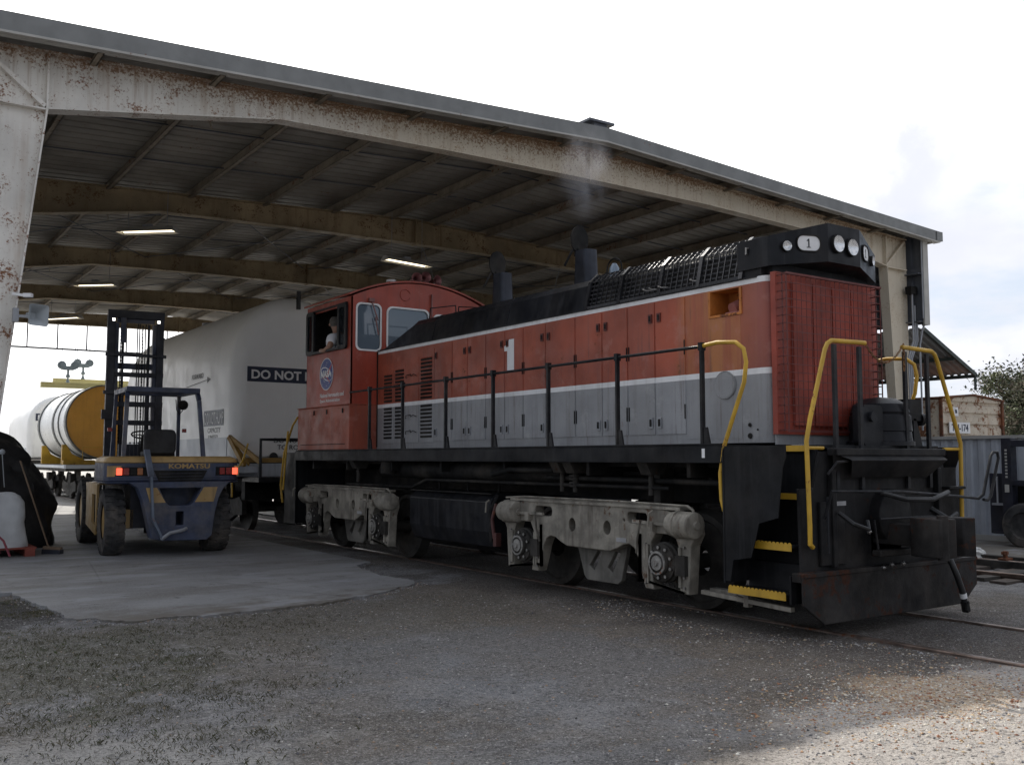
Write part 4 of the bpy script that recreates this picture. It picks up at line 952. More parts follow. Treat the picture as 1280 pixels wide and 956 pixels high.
# ---- trucks
def truck(yc,name='truck'):
    tr=B()
    half=[(.95,1.1),(1.40,1.03),(1.66,.99),(1.68,.84),(1.61,.72),(1.57,.25),(1.47,.25),(1.46,.70),(1.40,.83),(1.10,.83),(1.03,.72),(1.06,.25),(.96,.25),(.90,.40),(.85,.55),(.79,.65),(.70,.69),(.60,.675),(.50,.63),(.38,.59)]
    out=[(-s,z) for s,z in half]; out=out+[(s,z) for s,z in half[::-1]]; out=out[::-1]
    holes=[circ(-.28,.83,.065,14,.08),circ(.34,.83,.065,14,.08),circ(.62,.93,.028,10),rrect(.66,1.0,.89,1.03,.055),rrect(-1.02,-.66,.89,1.03,.055)]
    for sx,X0 in ((-1,7.16),(1,9.58)):
        O=(X0,yc,0)
        b=B(); b.plate([(-s,z) for s,z in out],[[(-s,z) for s,z in h] for h in holes],O,(0,1,0),(0,0,1),(-1,0,0) if sx<0 else (1,0,0),.14,bev=.012)
        e=X0-(.15 if sx<0 else -.15)
        b.box(min(X0,e)-.02,max(X0,e),yc-1.7,yc+1.7,1.085,1.115) if False else b.bar((X0-.07*(1 if sx<0 else -1),yc-1.5,1.085),(X0-.07*(1 if sx<0 else -1),yc+1.5,1.085),.19,.03)
        tf=b.build('side_frame','truck',lo)
        for s in (-1,1):
            y=yc+s*1.24; ex=X0-.14 if sx<0 else X0+.14; d=-1 if sx<0 else 1
            b=B(); b.lathe((ex-d*.06,y,.53),(d,0,0),[(.21,0),(.21,.05),(.19,.06),(.19,.1),(.12,.11),(.12,.14),(.085,.16),(.07,.165),(.001,.165)],seg=20)
            for k in range(9):
                a=2*PI*k/9; b.cyl((ex+d*.03,y+.155*math.cos(a),.53+.155*math.sin(a)),(ex+d*.065,y+.155*math.cos(a),.53+.155*math.sin(a)),.022,seg=6)
            b.box(ex-.05,ex+.03,y-.34,y-.2,.42,.62)
            b.build('journal_box','truck_dark',tf)
            b=B(); b.cyl((ex+d*.1,y,.53),(ex+d*.115,y,.53),.075,seg=16); b.cyl((ex+d*.1,y,.53),(ex+d*.14,y,.53),.03,seg=12); 
            for k in range(9):
                a=2*PI*k/9; b.cyl((ex+d*.03,y+.155*math.cos(a),.53+.155*math.sin(a)),(ex+d*.068,y+.155*math.cos(a),.53+.155*math.sin(a)),.018,seg=6)
            b.lathe((ex+d*.1,y,.53),(d,0,0),[(.12,0),(.12,.012),(.1,.014)],seg=20,caps=False)
            b.build('journal_cap',MT.get('cap_grey') or mm('cap_grey',(.26,.25,.23),rough=.6,var=.4,vs=12,rust=.25,rs=12),tf)
            b=B()
            for q in (-.22,.20):
                for k in range(5):
                    z=.3+k*.1; b.cyl((ex,y+q*1.35,z),(ex+d*.02,y+q*1.35,z),.014,seg=6)
            b.build('bolt','steel',tf)
            # brake cylinder above the axle
            yb=yc+s*1.52; b=B(); xb=ex+d*.03
            b.lathe((xb,yb-.2*1,.93),(0,1,0),[(.04,-.03),(.045,-.012),(.115,-.01),(.13,.0),(.135,.02),(.135,.2),(.145,.205),(.145,.235),(.13,.24),(.12,.33),(.06,.34)],seg=20)
            b.tube([(xb+d*.1,yb+.3,1.06),(xb+d*.12,yb+.34,1.03),(xb+d*.12,yb+.36,.9)] ,.012,seg=6)
            b.build('brake_cylinder','truck',tf)
            b=B(); b.bar((xb,yb-s*.2,.92),(xb,yb-s*.72,.93),.03,.03); b.bar((xb,yb-s*.42,.93),(xb,yb-s*.42,.84),.07,.07)
            for q in (-1.02,-.24,.235): b.bar((ex+d*.012,y+s*q*.0+ (q if q>-.5 else 0)*1.0+ (0 if q>-.5 else -s*.26),.30),(ex+d*.012,y+(q if q>-.5 else 0)+(0 if q>-.5 else -s*.28),.70),.02,.035,up=(0,1,0)); b.bar((ex,y-s*.36,.8),(ex,y-s*.36,.3),.04,.025); b.bar((ex+d*.0,y-s*.36,.33),(ex,y+s*.3,.25),.025,.025); b.tube([(ex+d*.05,y-s*.3,.95),(ex+d*.06,y-s*.34,.75),(ex+d*.04,y-s*.38,.6)],.012,seg=6)
            b.build('brake_rigging','truck',tf)
        b=B(); b.tube([(X0-.16 if sx<0 else X0+.16,yc-1.6,1.12),(X0-.16 if sx<0 else X0+.16,yc-.5,1.13),(X0-.16 if sx<0 else X0+.16,yc+1.2,1.125),(X0-.16 if sx<0 else X0+.16,yc+1.6,1.10)],.011,seg=6)
        b.tube([(X0-.16 if sx<0 else X0+.16,yc-1.6,1.12),(X0-.16 if sx<0 else X0+.16,yc-1.68,1.08),(X0-.16 if sx<0 else X0+.16,yc-1.7,.9),(X0-.17 if sx<0 else X0+.17,yc-1.6,.88)],.014,seg=6)
        b.build('brake_pipe','truck',tf)
        B().box(X0-.146 if sx<0 else X0+.14,X0-.14 if sx<0 else X0+.146,yc-.66,yc-.5,.69,.735).build('maker_plate','pole_grey',tf)
        # spring plank between wheels, set back
        xi=X0+.12 if sx<0 else X0-.12
        b=B(); b.plate([(-.45,.64),(-.34,.24),(-.28,.2),(.25,.2),(.3,.24),(.45,.64)],[[(-.34,.54),(-.24,.56),(-.1,.36),(-.2,.3)],[(-.02,.52),(.06,.55),(.22,.36),(.12,.3)]],(xi,yc,0),(0,1,0),(0,0,1),(-1,0,0),.06,bev=.008); b.build('spring_plank',M('dirty_casting',(.17,.16,.14),rough=.7,var=.4,streak=.8) if 'dc' not in MT else MT['dc'],tf); MT['dc']=bpy.data.materials['dirty_casting']
    b=B(); b.box(7.5,9.24,yc-.35,yc+.35,.5,1.0); b.box(7.3,9.4,yc-.2,yc+.2,.75,1.05); b.cyl((8.37,yc,1.0),(8.37,yc,1.15),.4); b.build('bolster','truck_dark',lo)
    for s in (-1,1):
        b=B(); y=yc+s*1.24
        for sgn in (-1,1):
            xc=CX+sgn*.77
            b.lathe((xc,y,.515),(sgn,0,0),[(.12,-.08),(.2,.02),(.4,.0),(.46,-.02),(.5,-.05),(.535,-.085),(.5,-.06+.115),(.44,.07),(.42,.04),(.15,.06)],seg=32,caps=False)
        b.cyl((7.3,y,.515),(9.44,y,.515),.08,seg=12); b.build('wheelset','truck_dark',lo)
for yc in (8.6,15.03):
    truck(yc)
b=B(); b.box(7.25,7.35,6.6,6.95,.24,.3); b.bar((7.1,6.9,.28),(7.1,5.8,.24),.05,.04); b.bar((7.2,6.6,.32),(7.2,6.0,.22),.07,.03); b.box(7.08,7.14,6.3,6.36,.2,.34); b.build('rail_guard','truck',lo)
# ============================================================ DRIVER IN THE CAB
def skin(name,verts,edges,rad,mat,parent,sub=2):
    me=bpy.data.meshes.new(name); me.from_pydata([V(v) for v in verts],edges,[])
    ob=bpy.data.objects.new('s',me); COL.objects.link(ob)
    ob.modifiers.new('k','SKIN'); me.skin_vertices[0].data[0].use_root=True
    for i,r in enumerate(rad): me.skin_vertices[0].data[i].radius=(r,r) if not isinstance(r,tuple) else r
    sb=ob.modifiers.new('s','SUBSURF'); sb.levels=sub; sb.render_levels=sub
    dg=bpy.context.evaluated_depsgraph_get(); m2=bpy.data.meshes.new_from_object(ob.evaluated_get(dg))
    bpy.data.objects.remove(ob)
    off=V(parent.location) if parent else V((0,0,0))
    if parent and parent.parent: off=V(parent.parent.location)
    for v in m2.vertices: v.co-=off
    m2.materials.clear(); m2.materials.append(MT[mat])
    for p_ in m2.polygons: p_.use_smooth=True
    o=bpy.data.objects.new(name,m2); COL.objects.link(o); o.parent=parent; return o
pe=thing('person',(7.45,16.2,2.55),'person with grey hair and white printed t-shirt seated at the open cab window','person')
pel=(7.48,16.2,3.12); ch=(7.40,16.2,3.56); nk=(7.38,16.24,3.86)
vs=[pel,(7.44,16.19,3.33),ch,(7.39,16.2,3.76),nk,(7.37,16.28,3.96),(7.36,16.3,4.07),
    (7.22,16.08,3.72),(7.12,15.98,3.56),(7.1,16.14,3.50),(7.1,16.3,3.52),(7.11,16.37,3.52),
    (7.57,16.3,3.72),(7.68,16.36,3.55),(7.66,16.5,3.5),(7.6,16.56,3.52),
    (7.6,16.12,3.08),(7.95,16.15,3.02),(7.95,16.1,2.65),(7.58,16.32,3.08),(7.95,16.38,3.02),(7.95,16.35,2.65)]
ed=[(0,1),(1,2),(2,3),(3,4),(4,5),(5,6),(3,7),(7,8),(8,9),(9,10),(10,11),(3,12),(12,13),(13,14),(14,15),(0,16),(16,17),(17,18),(0,19),(19,20),(20,21)]
rd=[1.18*q for q in [.13,.13,.14,.10,.05,.078,.085,.06,.045,.038,.03,.03,.06,.045,.035,.03,.085,.07,.05,.085,.07,.05]]
body=skin('body',vs,ed,rd,'skin',pe)
sh=skin('shirt',[(7.47,16.2,3.18),(7.44,16.19,3.33),ch,(7.39,16.2,3.74),(7.38,16.22,3.83),(7.22,16.09,3.72),(7.14,16.0,3.60),(7.57,16.3,3.72),(7.66,16.35,3.6)],
     [(0,1),(1,2),(2,3),(3,4),(3,5),(5,6),(3,7),(7,8)],[.205,.2,.205,.14,.07,.105,.09,.105,.09],'shirt',pe)
b=B(); b.lathe((7.365,16.29,4.03),(.0,.08,1),[(.085,-.07),(.103,-.02),(.107,.03),(.095,.08),(.06,.115),(.001,.125)],seg=16,caps=False); b.build('hair','hair',pe)
b=B()
for s in (-1,1): b.lathe((7.365+s*.092,16.31,4.0),(s,-.2,0),[(.022,0),(.026,.012),(.001,.014)],seg=8)
b.lathe((7.365,16.385,3.99),(0,1,-.2),[(.02,0),(.012,.03),(.001,.035)],seg=8); b.build('face','skin',pe)
b=B()
N=V((-.55,-1,.1)).normalized(); U=V((1,-.55,0)).normalized(); W=V((0,0,1)); O=V((7.325,16.0,3.56))
b.plate(circ(0,0,.088,18),[circ(0,0,.068,18)],O,U,W,N,.008); b.plate(circ(0,-.015,.045,10),[],O,U,W,N,.008)
b.build('shirt_print','sign_navy',sh)
pe.location=(7.45-.12,16.2-.3,2.53)
# ============================================================ FORKLIFT
fk=thing('forklift',(4.6,16.9,0),'big blue and tan forklift seen from behind, tall mast raised, parked under the shed','forklift',rz=-R(4.2),local=True)
def tyre(u,v,r,w,name='wheel'):
    b=B(); x0,x1=u-w/2,u+w/2
    b.lathe((x0,v,r),(1,0,0),[(r*.55,.03),(r*.62,0),(r*.86,0),(r*.95,.03),(r*.965,.07),(r*.965,w-.07),(r*.95,w-.03),(r*.86,w),(r*.62,w),(r*.55,w-.03)],seg=40,caps=False)
    n=24
    for side in (0,1):
        for k in range(n):
            a=2*PI*(k+.5*side)/n; 
            def P(xx,aa,rr): return (xx,v+rr*math.cos(aa),r+rr*math.sin(aa))
            xa=x0+.0 if side==0 else x1-.0; xm=u+(-.0 if side==0 else .0)+( .03 if side==0 else -.03)
            da=.085; sk=.09
            ring=[]
            for rr in (r*.95,r*1.0):
                ring.append([P(xa,a-da,rr*.965),P(xa,a+da,rr*.965),P((xa+xm)/2,a+da+sk*.2,rr),P(xm,a+da*.7+sk,rr),P(xm,a-da*.7+sk,rr),P((xa+xm)/2,a-da+sk*.2,rr)])
            b.loft(ring)
    w_=b.build(name,'rubber',fk)
    b=B(); b.lathe((x0+.05,v,r),(1,0,0),[(r*.56,0),(r*.5,.02),(r*.46,.09),(r*.2,.07),(r*.18,.02),(.001,.02)],seg=24); b.lathe((x1-.05,v,r),(-1,0,0),[(r*.56,0),(r*.5,.02),(r*.46,.09),(r*.2,.07),(.001,.07)],seg=24)
    b.build('rim','fork_tan',w_)
tyre(-.86,0,.55,.30); tyre(.80,0,.55,.34)
tyre(-.86,2.75,.62,.34); tyre(.86,2.75,.62,.34)
b=B()   # counterweight: blue body with tan cap
def cwring(z,y0,w,r): return [(x,y,z) for x,y in rrect(-w,w,y0,.75,r,4)]
b.loft([cwring(1.18,-.62,1.02,.16),cwring(1.25,-.66,1.06,.18),cwring(1.515,-.66,1.06,.18)],ms=[0,0,0])
for z in (1.2,1.235,1.27): b.loft([cwring(z,-.672,1.072,.18),cwring(z+.014,-.672,1.072,.18)])
b.plate([(-.70,1.2),(-.58,1.12),(-.50,.92),(-.42,.6),(-.36,.32),(-.2,.28),(.5,.27),(.58,.34),(.62,.7),(.68,.95),(.75,1.1),(.85,1.2)],[[(-.28,1.12),(.42,1.12),(.28,.86),(.22,.82),(-.1,.82),(-.16,.88)],[(.0,.74),(.14,.74),(.14,.5),(.0,.5)]],(0,-.5,0),*FR,.3,bev=.012)
b.box(-.25,.5,-.28,-.2,.25,1.2)
cw=b.build('counterweight','fork_blue',fk,bevel=.01)
b=B(); b.loft([cwring(1.515,-.655,1.055,.18),cwring(1.54,-.665,1.065,.18),cwring(1.60,-.63,1.03,.2),cwring(1.625,-.56,.96,.2)]); 
b.plate([(-1.04,1.3),(-1.04,1.47),(-.82,1.47),(-.93,1.3)],[],(0,-.668,0),*FR,.008); b.plate([(1.04,1.3),(1.04,1.47),(.96,1.47),(1.0,1.3)],[],(0,-.668,0),*FR,.008)
b.build('tan_cap','fork_tan',cw,bevel=.012)
b=B(); b.plate([(-.47,1.12),(-.30,1.12),(-.16,.88),(-.40,.88)],[],(0,-.803,0),*FR,.006); b.build('tan_panel','fork_tan',cw); b=B(); b.plate([(.44,1.12),(.66,1.12),(.60,.88),(.30,.88)],[],(0,-.803,0),*FR,.006); b.build('tan_panel','fork_tan',cw)
b=B(); b.plate([(-.33,1.395),(.52,1.395),(.42,1.20),(-.24,1.20)],[],(0,-.666,0),*FR,.006); b.box(-1.0,-.42,-.67,-.655,1.31,1.45); b.box(.66,1.0,-.67,-.655,1.31,1.45); b.build('grille_recess','under_black',cw)
b=B()
for z in (1.24,1.29,1.34): b.bar((-.24,-.676,z),(.44,-.676,z+.01),.01,.012)
b.build('grille_bar','fork_black',cw)
b=B(); b.text('KOMATSU',(-.10,-.672,1.425),*FR,.66,.08,.012,bold=.03); b.build('lettering','fork_tan',cw)
def lamps(u,seq):
    for k,mname in enumerate(seq):
        b=B(); b.box(u+k*.105,u+k*.105+.085,-.69,-.668,1.325,1.435); b.build('tail_light',mname,cw,bevel=.005)
lamps(-.90,['tail_on','red_lens','under_black','amber_lens']); lamps(.72,['red_lens','red_lens','tail_on'])
b=B(); b.box(-.34,-.14,-.36,-.3,.0+.1,.2) if False else None
b.box(-.35,.4,-.55,-.45,.27,.34); b.tube([(-.22,-.86,.30),(-.1,-.92,.40),(.1,-.92,.44),(.16,-.88,.46)],.03,seg=8)
b.build('tow_pin','galv',cw)
b=B(); b.bar((-.46,-.72,1.73),(-.40,-.84,1.3),.1,.03); b.bar((-.40,-.84,1.3),(-.36,-.85,.62),.1,.035); b.bar((-.36,-.85,.62),(-.2,-.84,.29),.1,.035)
b.build('tow_bar',M('worn_grey_blue',(.14,.17,.22),rough=.45,metal=.3,var=.3,rust=.15),fk)
# side body/steps
b=B(); b.box(-1.0,-.97,.55,2.1,1.1,1.16); b.plate([(-1.9,1.16),(-.55,1.16),(-.55,.42),(-.62,.3),(-1.85,.42),(-1.85,.9)],[[(-1.1,.98),(-.66,.98),(-.66,.46),(-1.1,.5)]],(-.98,0,0),(0,-1,0),(0,0,1),(-1,0,0),.04); b.box(-.98,-.55,.56,1.9,1.14,1.17); b.box(-1.0,-.6,.56,1.8,.4,.43)
b.build('side_step','fork_tan',fk,bevel=.008); b=B()
b.box(.6,.98,.56,1.9,1.14,1.17); b.plate([(.55,1.16),(1.9,1.16),(1.85,.42),(.62,.3),(.55,.42)],[],(.98,0,0),(0,1,0),(0,0,1),(1,0,0),.04)
b.build('side_step','fork_tan',fk,bevel=.008)
b=B(); b.box(-.6,.6,-.2,2.6,.45,1.15); b.box(-.62,.62,.3,1.9,1.1,1.45); b.cyl((-.85,0,.55),(.85,0,.55),.12); b.cyl((-.85,2.75,.6),(.85,2.75,.6),.14); b.build('chassis','fork_black',fk)
b=B(); b.box(-.7,-.55,-.2,.2,.45,.75); b.box(.5,.66,-.2,.2,.45,.75); b.build('steer_knuckle','fork_tan',fk)
# overhead guard
b=B()
zt=2.78
for s in (-1,1):
    b.bar((s*.66,.25,1.6),(s*.60,.42,2.62),.07,.07); b.bar((s*.60,.42,2.62),(s*.585,.5,zt-.02),.07,.07)
    b.bar((s*.58,.4,zt),(s*.56,1.95,zt+.02),.07,.09); b.bar((s*.56,1.9,zt),(s*.60,2.1,1.2),.07,.06)
b.bar((-.6,.42,zt),(.6,.42,zt),.08,.09); b.bar((-.58,1.92,zt+.02),(.58,1.92,zt+.02),.08,.08)
for k in range(6): b.bar((-.58,.6+k*.22,zt+.03),(.58,.6+k*.22,zt+.03),.03,.05,up=(0,0,1))
b.build('overhead_guard','fork_blue',fk,bevel=.006)
b=B(); b.lathe((.63,1.85,2.6),(0,-1,-.1),[(.02,-.08),(.08,-.05),(.095,0),(.09,.01),(.001,.012)],seg=14); b.tube([(.5,1.88,2.7),(.5,1.8,2.5),(.56,1.8,2.42),(.62,1.84,2.5)],.008,seg=5); b.build('work_lamp','under_black',fk)
for s in (-1,1):
    B().box(s*.66-.04,s*.66+.04,1.83,1.87,2.08,2.15).build('side_marker','red_lens',fk,bevel=.008)
# seat and wheel
b=B(); b.box(-.24,.26,.7,1.2,1.62,1.72); b.loft([[(x,.62+dy,z) for x,z in rrect(-.27-0*dy,.27,1.66,2.10,.09)] for dy in (0,.03,.12)]); b.box(-.3,.3,.6,1.25,1.45,1.62); b.build('operator_seat','seat',fk,bevel=.03)
b=B(); b.tube([V((-.12,1.62,2.02))+V((.2*math.cos(t),.17*math.sin(t),.07*math.sin(t))) for t in (2*PI*k/24 for k in range(24))],.014,seg=6,closed=True); b.bar((-.32,1.62,2.02),(.08,1.62,2.02),.03,.015); b.tube([(-.12,1.62,2.01),(-.12,1.95,1.5)],.03)
b.build('steering_wheel','under_black',fk)
b=B(); b.box(-.5,.5,1.85,1.95,1.2,1.85); b.box(-.56,-.35,1.0,1.6,1.45,1.6)
for k in range(4): b.tube([(-.42+.07*k,1.5,1.5),(-.44+.07*k,1.44,1.85)],.01,seg=5); b.lathe((-.44+.07*k,1.44,1.87),(0,0,1),[(.001,-.02),(.02,0),(.001,.02)],seg=8)
b.build('dash','fork_black',fk)
# mast
mv=3.35
b=B()
for s in (-1,1):
    b.box(s*.47-.075,s*.47+.06 if s>0 else s*.47+.07,mv,mv+.14,.25,4.45)
for z,h in ((4.40,.16),(3.22,.09),(2.25,.1),(2.62,.1)): b.box(-.54,.54,mv+.02,mv+.1,z,z+h)
b.box(-.58,.58,mv-.04,mv+.0,3.62,3.68); b.box(-.6,.6,mv-.04,mv,2.86,2.93)
b.box(-.62,-.4,mv-.06,mv+.02,2.36,2.55)
b.build('mast_outer','fork_black',fk,bevel=.006)
b=B()
for s in (-1,1): b.box(s*.36-.035,s*.36+.035,mv+.05,mv+.17,.4,4.3)
b.box(-.4,.4,mv+.1,mv+.16,3.38,3.5); b.box(-.36,.36,mv+.1,mv+.16,4.32,4.44); b.box(-.3,-.2,mv-.02,mv+.02,3.9,4.4)
b.build('mast_inner','fork_blue',fk,bevel=.005)
b=B()
for x in (-.24,.25): b.cyl((x,mv+.1,.4),(x,mv+.1,2.9),.045,seg=12); b.cyl((x,mv+.1,2.9),(x,mv+.1,4.3),.025,seg=10)
b.build('lift_cylinder','fork_black',fk)
for x in (-.29,.12): 
    b=B(); z=1.2
    while z<4.25: b.box(x-.012,x+.012,mv+.02,mv+.045,z,z+.05); b.box(x-.008,x+.008,mv+.025,mv+.04,z+.05,z+.07); z+=.07
    b.build('lift_chain','under_black',fk)
b=B()
for x in (.02,.06,.17): b.tube([(x,mv+.03,1.3),(x,mv+.02,4.2),(x+.02,mv+.06,4.3)],.012,seg=6)
b.tube([(.22,mv,3.6),(.19,mv-.03,3.4),(.24,mv-.02,3.3)],.012,seg=6)
b.build('hydraulic_hose','black_rubber',fk)
for s in (-.44,.42): B().box(s-.025,s+.025,mv-.01,mv,4.33,4.38).build('mast_light','lamp_small',fk)
b=B(); b.box(-.55,.55,mv+.16,mv+.22,.25,.95)
for s in (-.35,.35): b.box(s-.07,s+.07,mv+.22,mv+.28,.08,1.0); b.box(s-.07,s+.07,mv+.28,mv+1.5,.08,.13)
b.build('fork_carriage','fork_black',fk)
# ============================================================ RAILCARS BEHIND
def bogie(yc,root,mat='truck_dark'):
    for s in (-1,1):
        X=CX+s*.95
        b=B(); b.plate([(-1.3,.62),(-1.1,.74),(-.5,.66),(.5,.66),(1.1,.74),(1.3,.62),(1.3,.36),(.85,.33),(.4,.18),(-.4,.18),(-.85,.33),(-1.3,.36)],[[(-.55,.5),(-.3,.42),(-.3,.3),(-.5,.34)],[(.55,.5),(.3,.42),(.3,.3),(.5,.34)]][:0],(X,yc,0),(0,1,0),(0,0,1),(-1,0,0),.1); b.box(X-.1,X+.1,yc-.25,yc+.25,.4,1.0); b.build('side_frame',mat,root)
    for q in (-.9,.9):
        b=B()
        for s in (-1,1): b.lathe((CX+s*.77,yc+q,.46),(s,0,0),[(.1,-.05),(.4,-.03),(.46,-.06),(.49,-.07),(.46,.05),(.4,.03),(.1,.06)],seg=24,caps=False)
        b.cyl((7.5,yc+q,.46),(9.24,yc+q,.46),.07,seg=10); b.build('wheelset',mat,root)
def archring(y,ins=0,x0=6.97,x1=9.79,zb=1.52,zs=3.45,zt=5.24,n=20):
    c=(x0+x1)/2; w=(x1-x0)/2-ins; h=zt-zs-ins
    return [(c-w,y,zb+ins*.5)]+[(c-w*math.cos(PI*k/n),y,zs+h*math.sin(PI*k/n)**.92) for k in range(n+1)]+[(c+w,y,zb+ins*.5)]
def cover_car(y0,y1,label,grp,signs=True,zt=5.24,zs=3.45):
    t=thing('covered_railcar',(CX,(y0+y1)/2,0),label,'railcar')
    b=B(); rr=.34
    rings=[archring(y0+rr*(1-math.sin(R(a))),rr*(1-math.cos(R(a))),zt=zt,zs=zs) for a in (90,75,60,45,30,15,0)]+[archring(y1-rr*(1-math.sin(R(a))),rr*(1-math.cos(R(a))),zt=zt,zs=zs) for a in (0,30,60,90)]
    b.loft(rings,0,True); cv=b.build('cover','car_white',t)
    b=B(); b.loft([[(6.955,y,z) for y,z in ((y0+.34,1.5),(y1-.3,1.5),(y1-.3,2.05),(y0+.34,2.05))],[(6.97,y,z) for y,z in ((y0+.34,1.5),(y1-.3,1.5),(y1-.3,2.05),(y0+.34,2.05))]]); b.build('lower_band','car_band',t)
    if signs:
        sy=y0-.006
        b=B(); b.box(7.27,9.47,sy-.006,y0+.002,3.27,3.60); s1=b.build('sign','sign_navy',t)
        b=B(); b.text('DO NOT HUMP',(7.36,sy-.009,3.33),*FR,2.02,.205,.004,bold=.03); b.build('lettering','white_paint',s1)
    return t,cv
t,cv=cover_car(20.6,30.4,'huge white arched railcar cover with DO NOT HUMP signs, coupled behind the locomotive','')
b=B(); b.box(6.962,6.972,21.2,22.6,2.32,2.68); s2=b.build('sign','sign_grey',t)
b=B(); b.text('DO NOT HUMP',(6.959,22.5,2.36),*SD,1.3,.27,.003,bold=.0); b.build('lettering','white_paint',s2)
b=B(); b.text('DO NOT ALLOW\n  TO ROLL FREE',(7.9,20.586,1.78),*FR,1.25,.26,.004); b.build('lettering','black_paint',t)
b=B(); b.text('CAPACITY\n LIMITED',(6.966,22.3,2.0+.0),*SD,.9,.28,.003); b.build('lettering','grey_text',t)
b=B()
for (ya,za,yb,zb_) in ((24.0,3.32,22.4,3.40),):
    b.bar((6.962,ya,za),(6.962,yb,zb_),.003,.04,up=(1,0,0)); b.prism([(yb,zb_+.07),(yb,zb_-.07),(yb-.22,zb_+.01)],'x',6.956,6.964)
b.text('FORWARD',(6.962,23.6,3.47),*SD,.9,.12,.003)
b.bar((7.09,24.5,4.0),(7.32,23.7,4.42),.03,.02); b.bar((7.08,24.6,3.97),(7.13,24.4,4.08),.08,.02)
b.build('arrow_mark','black_paint',t)
b=B(); b.box(6.97,9.79,20.3,30.6,1.16,1.5); b.box(7.6,9.2,24,28,.35,1.2); b.box(7.2,9.6,20.4,20.6,.7,1.2); b.box(7.9,8.8,20.3,30.6,.8,1.2); b.build('deck_frame','under_black',t)
b=B(); b.box(6.95,9.8,20.2,20.28,1.2,1.48); b.box(6.92,6.96,20.3,30.6,1.26,1.42); b.box(6.6,7.4,19.9,20.3,1.28,1.42) ; b.build('end_beam','corr_blue',t,bevel=.01)
bogie(22.2,t); bogie(28.8,t)
b=B(); b.tube([(7.2,19.5,1.2),(7.2,19.5,1.98),(7.8,19.5,1.98),(8.9,19.5,1.98)],.035,seg=8); b.tube([(8.9,19.5,1.98),(8.9,19.5,1.1)],.035,seg=8); b.box(7.1,9.6,19.3,20.3,1.1,1.2); b.build('end_railing','black_rail',t)
b=B(); b.bar((6.85,20.45,2.05),(7.0,19.9,1.42),.07,.09); b.bar((6.85,20.45,2.05),(7.25,19.6,1.5),.07,.09); b.bar((6.95,20.3,1.85),(7.1,19.9,1.45),.03,.05); b.box(7.1,8.9,20.3,20.55,1.5,1.6); b.build('tie_bracket',M('ochre',(.34,.2,.045),rough=.5,rust=.1),t)
b=B(); b.tube([(6.65,19.6,.8),(6.64,19.6,1.2),(6.9,19.7,1.55),(7.0,19.7,1.9)],.02,seg=6); b.build('grab_iron','yellow',t)
b=B(); b.box(6.62,6.78,19.95,20.1,1.42,1.5); b.build('chock','yellow',t)
b=B(); b.tube([(6.7,20.1,1.28),(6.7,20.1,.75),(6.95,20.1,.75),(6.95,20.1,1.28)],.015,seg=6); b.box(7.9,8.85,18.1,20.3,.85,1.1)
b.build('coupler_step','truck_dark',t)
b=B(); b.cyl((7.9,20.59,1.62),(7.9,20.585,1.62),.1,seg=16); b.cyl((8.3,20.3,4.9),(8.3,20.3,5.3),.05) ; b.build('placard','black_paint',t)
b=B(); b.cyl((8.4,27,5.2),(8.4,27,5.36),.18,seg=14); b.box(7.6,7.75,29,29.2,4.95,5.1); b.build('vent','galv',t)
# orange ended segment car
t=thing('segment_railcar',(CX,43,0),'orange-ended white cylinder with dark rings lying on a flatcar beyond the shed','railcar')
OC=(8.42,2.98); b=B(); b.lathe((OC[0],39.6,OC[1]),(0,1,0),[(1.38,0),(1.43,0),(1.43,.35)],1,48,caps=False)
b.lathe((OC[0],39.95,OC[1]),(0,1,0),[(1.40,0),(1.40,5.8),(1.2,6.0),(.001,6.0)],0,48,caps=False)
for yy in (1.5,2.6,2.75): b.lathe((OC[0],39.6+yy,OC[1]),(0,1,0),[(1.40,0),(1.435,0),(1.435,.12),(1.40,.12)],1,48,caps=False)
b.lathe((OC[0],45.4,OC[1]),(0,1,0),[(1.40,0),(1.45,0),(1.45,.3),(1.40,.3)],1,48,caps=False)
cy_=b.build('cylinder',['segment_white','tank_rim'],t)
b=B(); b.lathe((OC[0],39.63,OC[1]),(0,1,0),[(.001,-.01),(1.385,0),(1.385,.05)],0,48,caps=False)
for a in (80,170,260,350): b.cyl((OC[0]+1.1*math.cos(R(a)),39.62,OC[1]+1.1*math.sin(R(a))),(OC[0]+1.1*math.cos(R(a)),39.58,OC[1]+1.1*math.sin(R(a))),.05,seg=8)
b.build('end_cap','tank_orange',cy_)
b=B(); b.box(6.9,9.95,38.7,46.5,1.1,1.35); b.box(8.0,8.8,37.5,38.7,.8,1.1); b.build('deck_frame','truck_dark',t)
for yy in (39.8,44.2):
    B().prism([(6.95,1.35),(7.8,1.35),(7.8,1.5),(7.3,1.75),(7.1,2.1),(6.95,2.1)],'y',yy,yy+.16).build('saddle','yellow',t); B().prism([(9.9,1.35),(9.2,1.35),(9.2,1.6),(9.7,2.15),(9.9,2.2)],'y',yy,yy+.16).build('saddle','yellow',t)
b=B(); b.tube([(7.6,39.4,1.4),(7.6,39.4,2.0),(9.2,39.4,2.0),(9.2,39.4,1.4)],.02,seg=6); b.build('end_rail','yellow',t)
B().box(6.95,9.9,39.5,39.7,1.35,1.5).build('end_stop','yellow',t)
b=B(); b.box(6.88,9.97,38.6,39.2,1.2,1.34); b.box(6.85,6.9,38.7,46.5,1.22,1.33); b.build('deck_trim','car_band',t)
bogie(40.3,t); bogie(45,t)
t,cv=cover_car(48.2,54.5,'farthest white arched railcar cover with small black sign, mostly hidden behind the orange-ended cylinder','',zt=4.5,zs=3.0)
B().box(6.97,9.79,48,54.7,1.1,1.5).build('deck_frame','truck_dark',t); bogie(49.3,t); bogie(53.4,t)
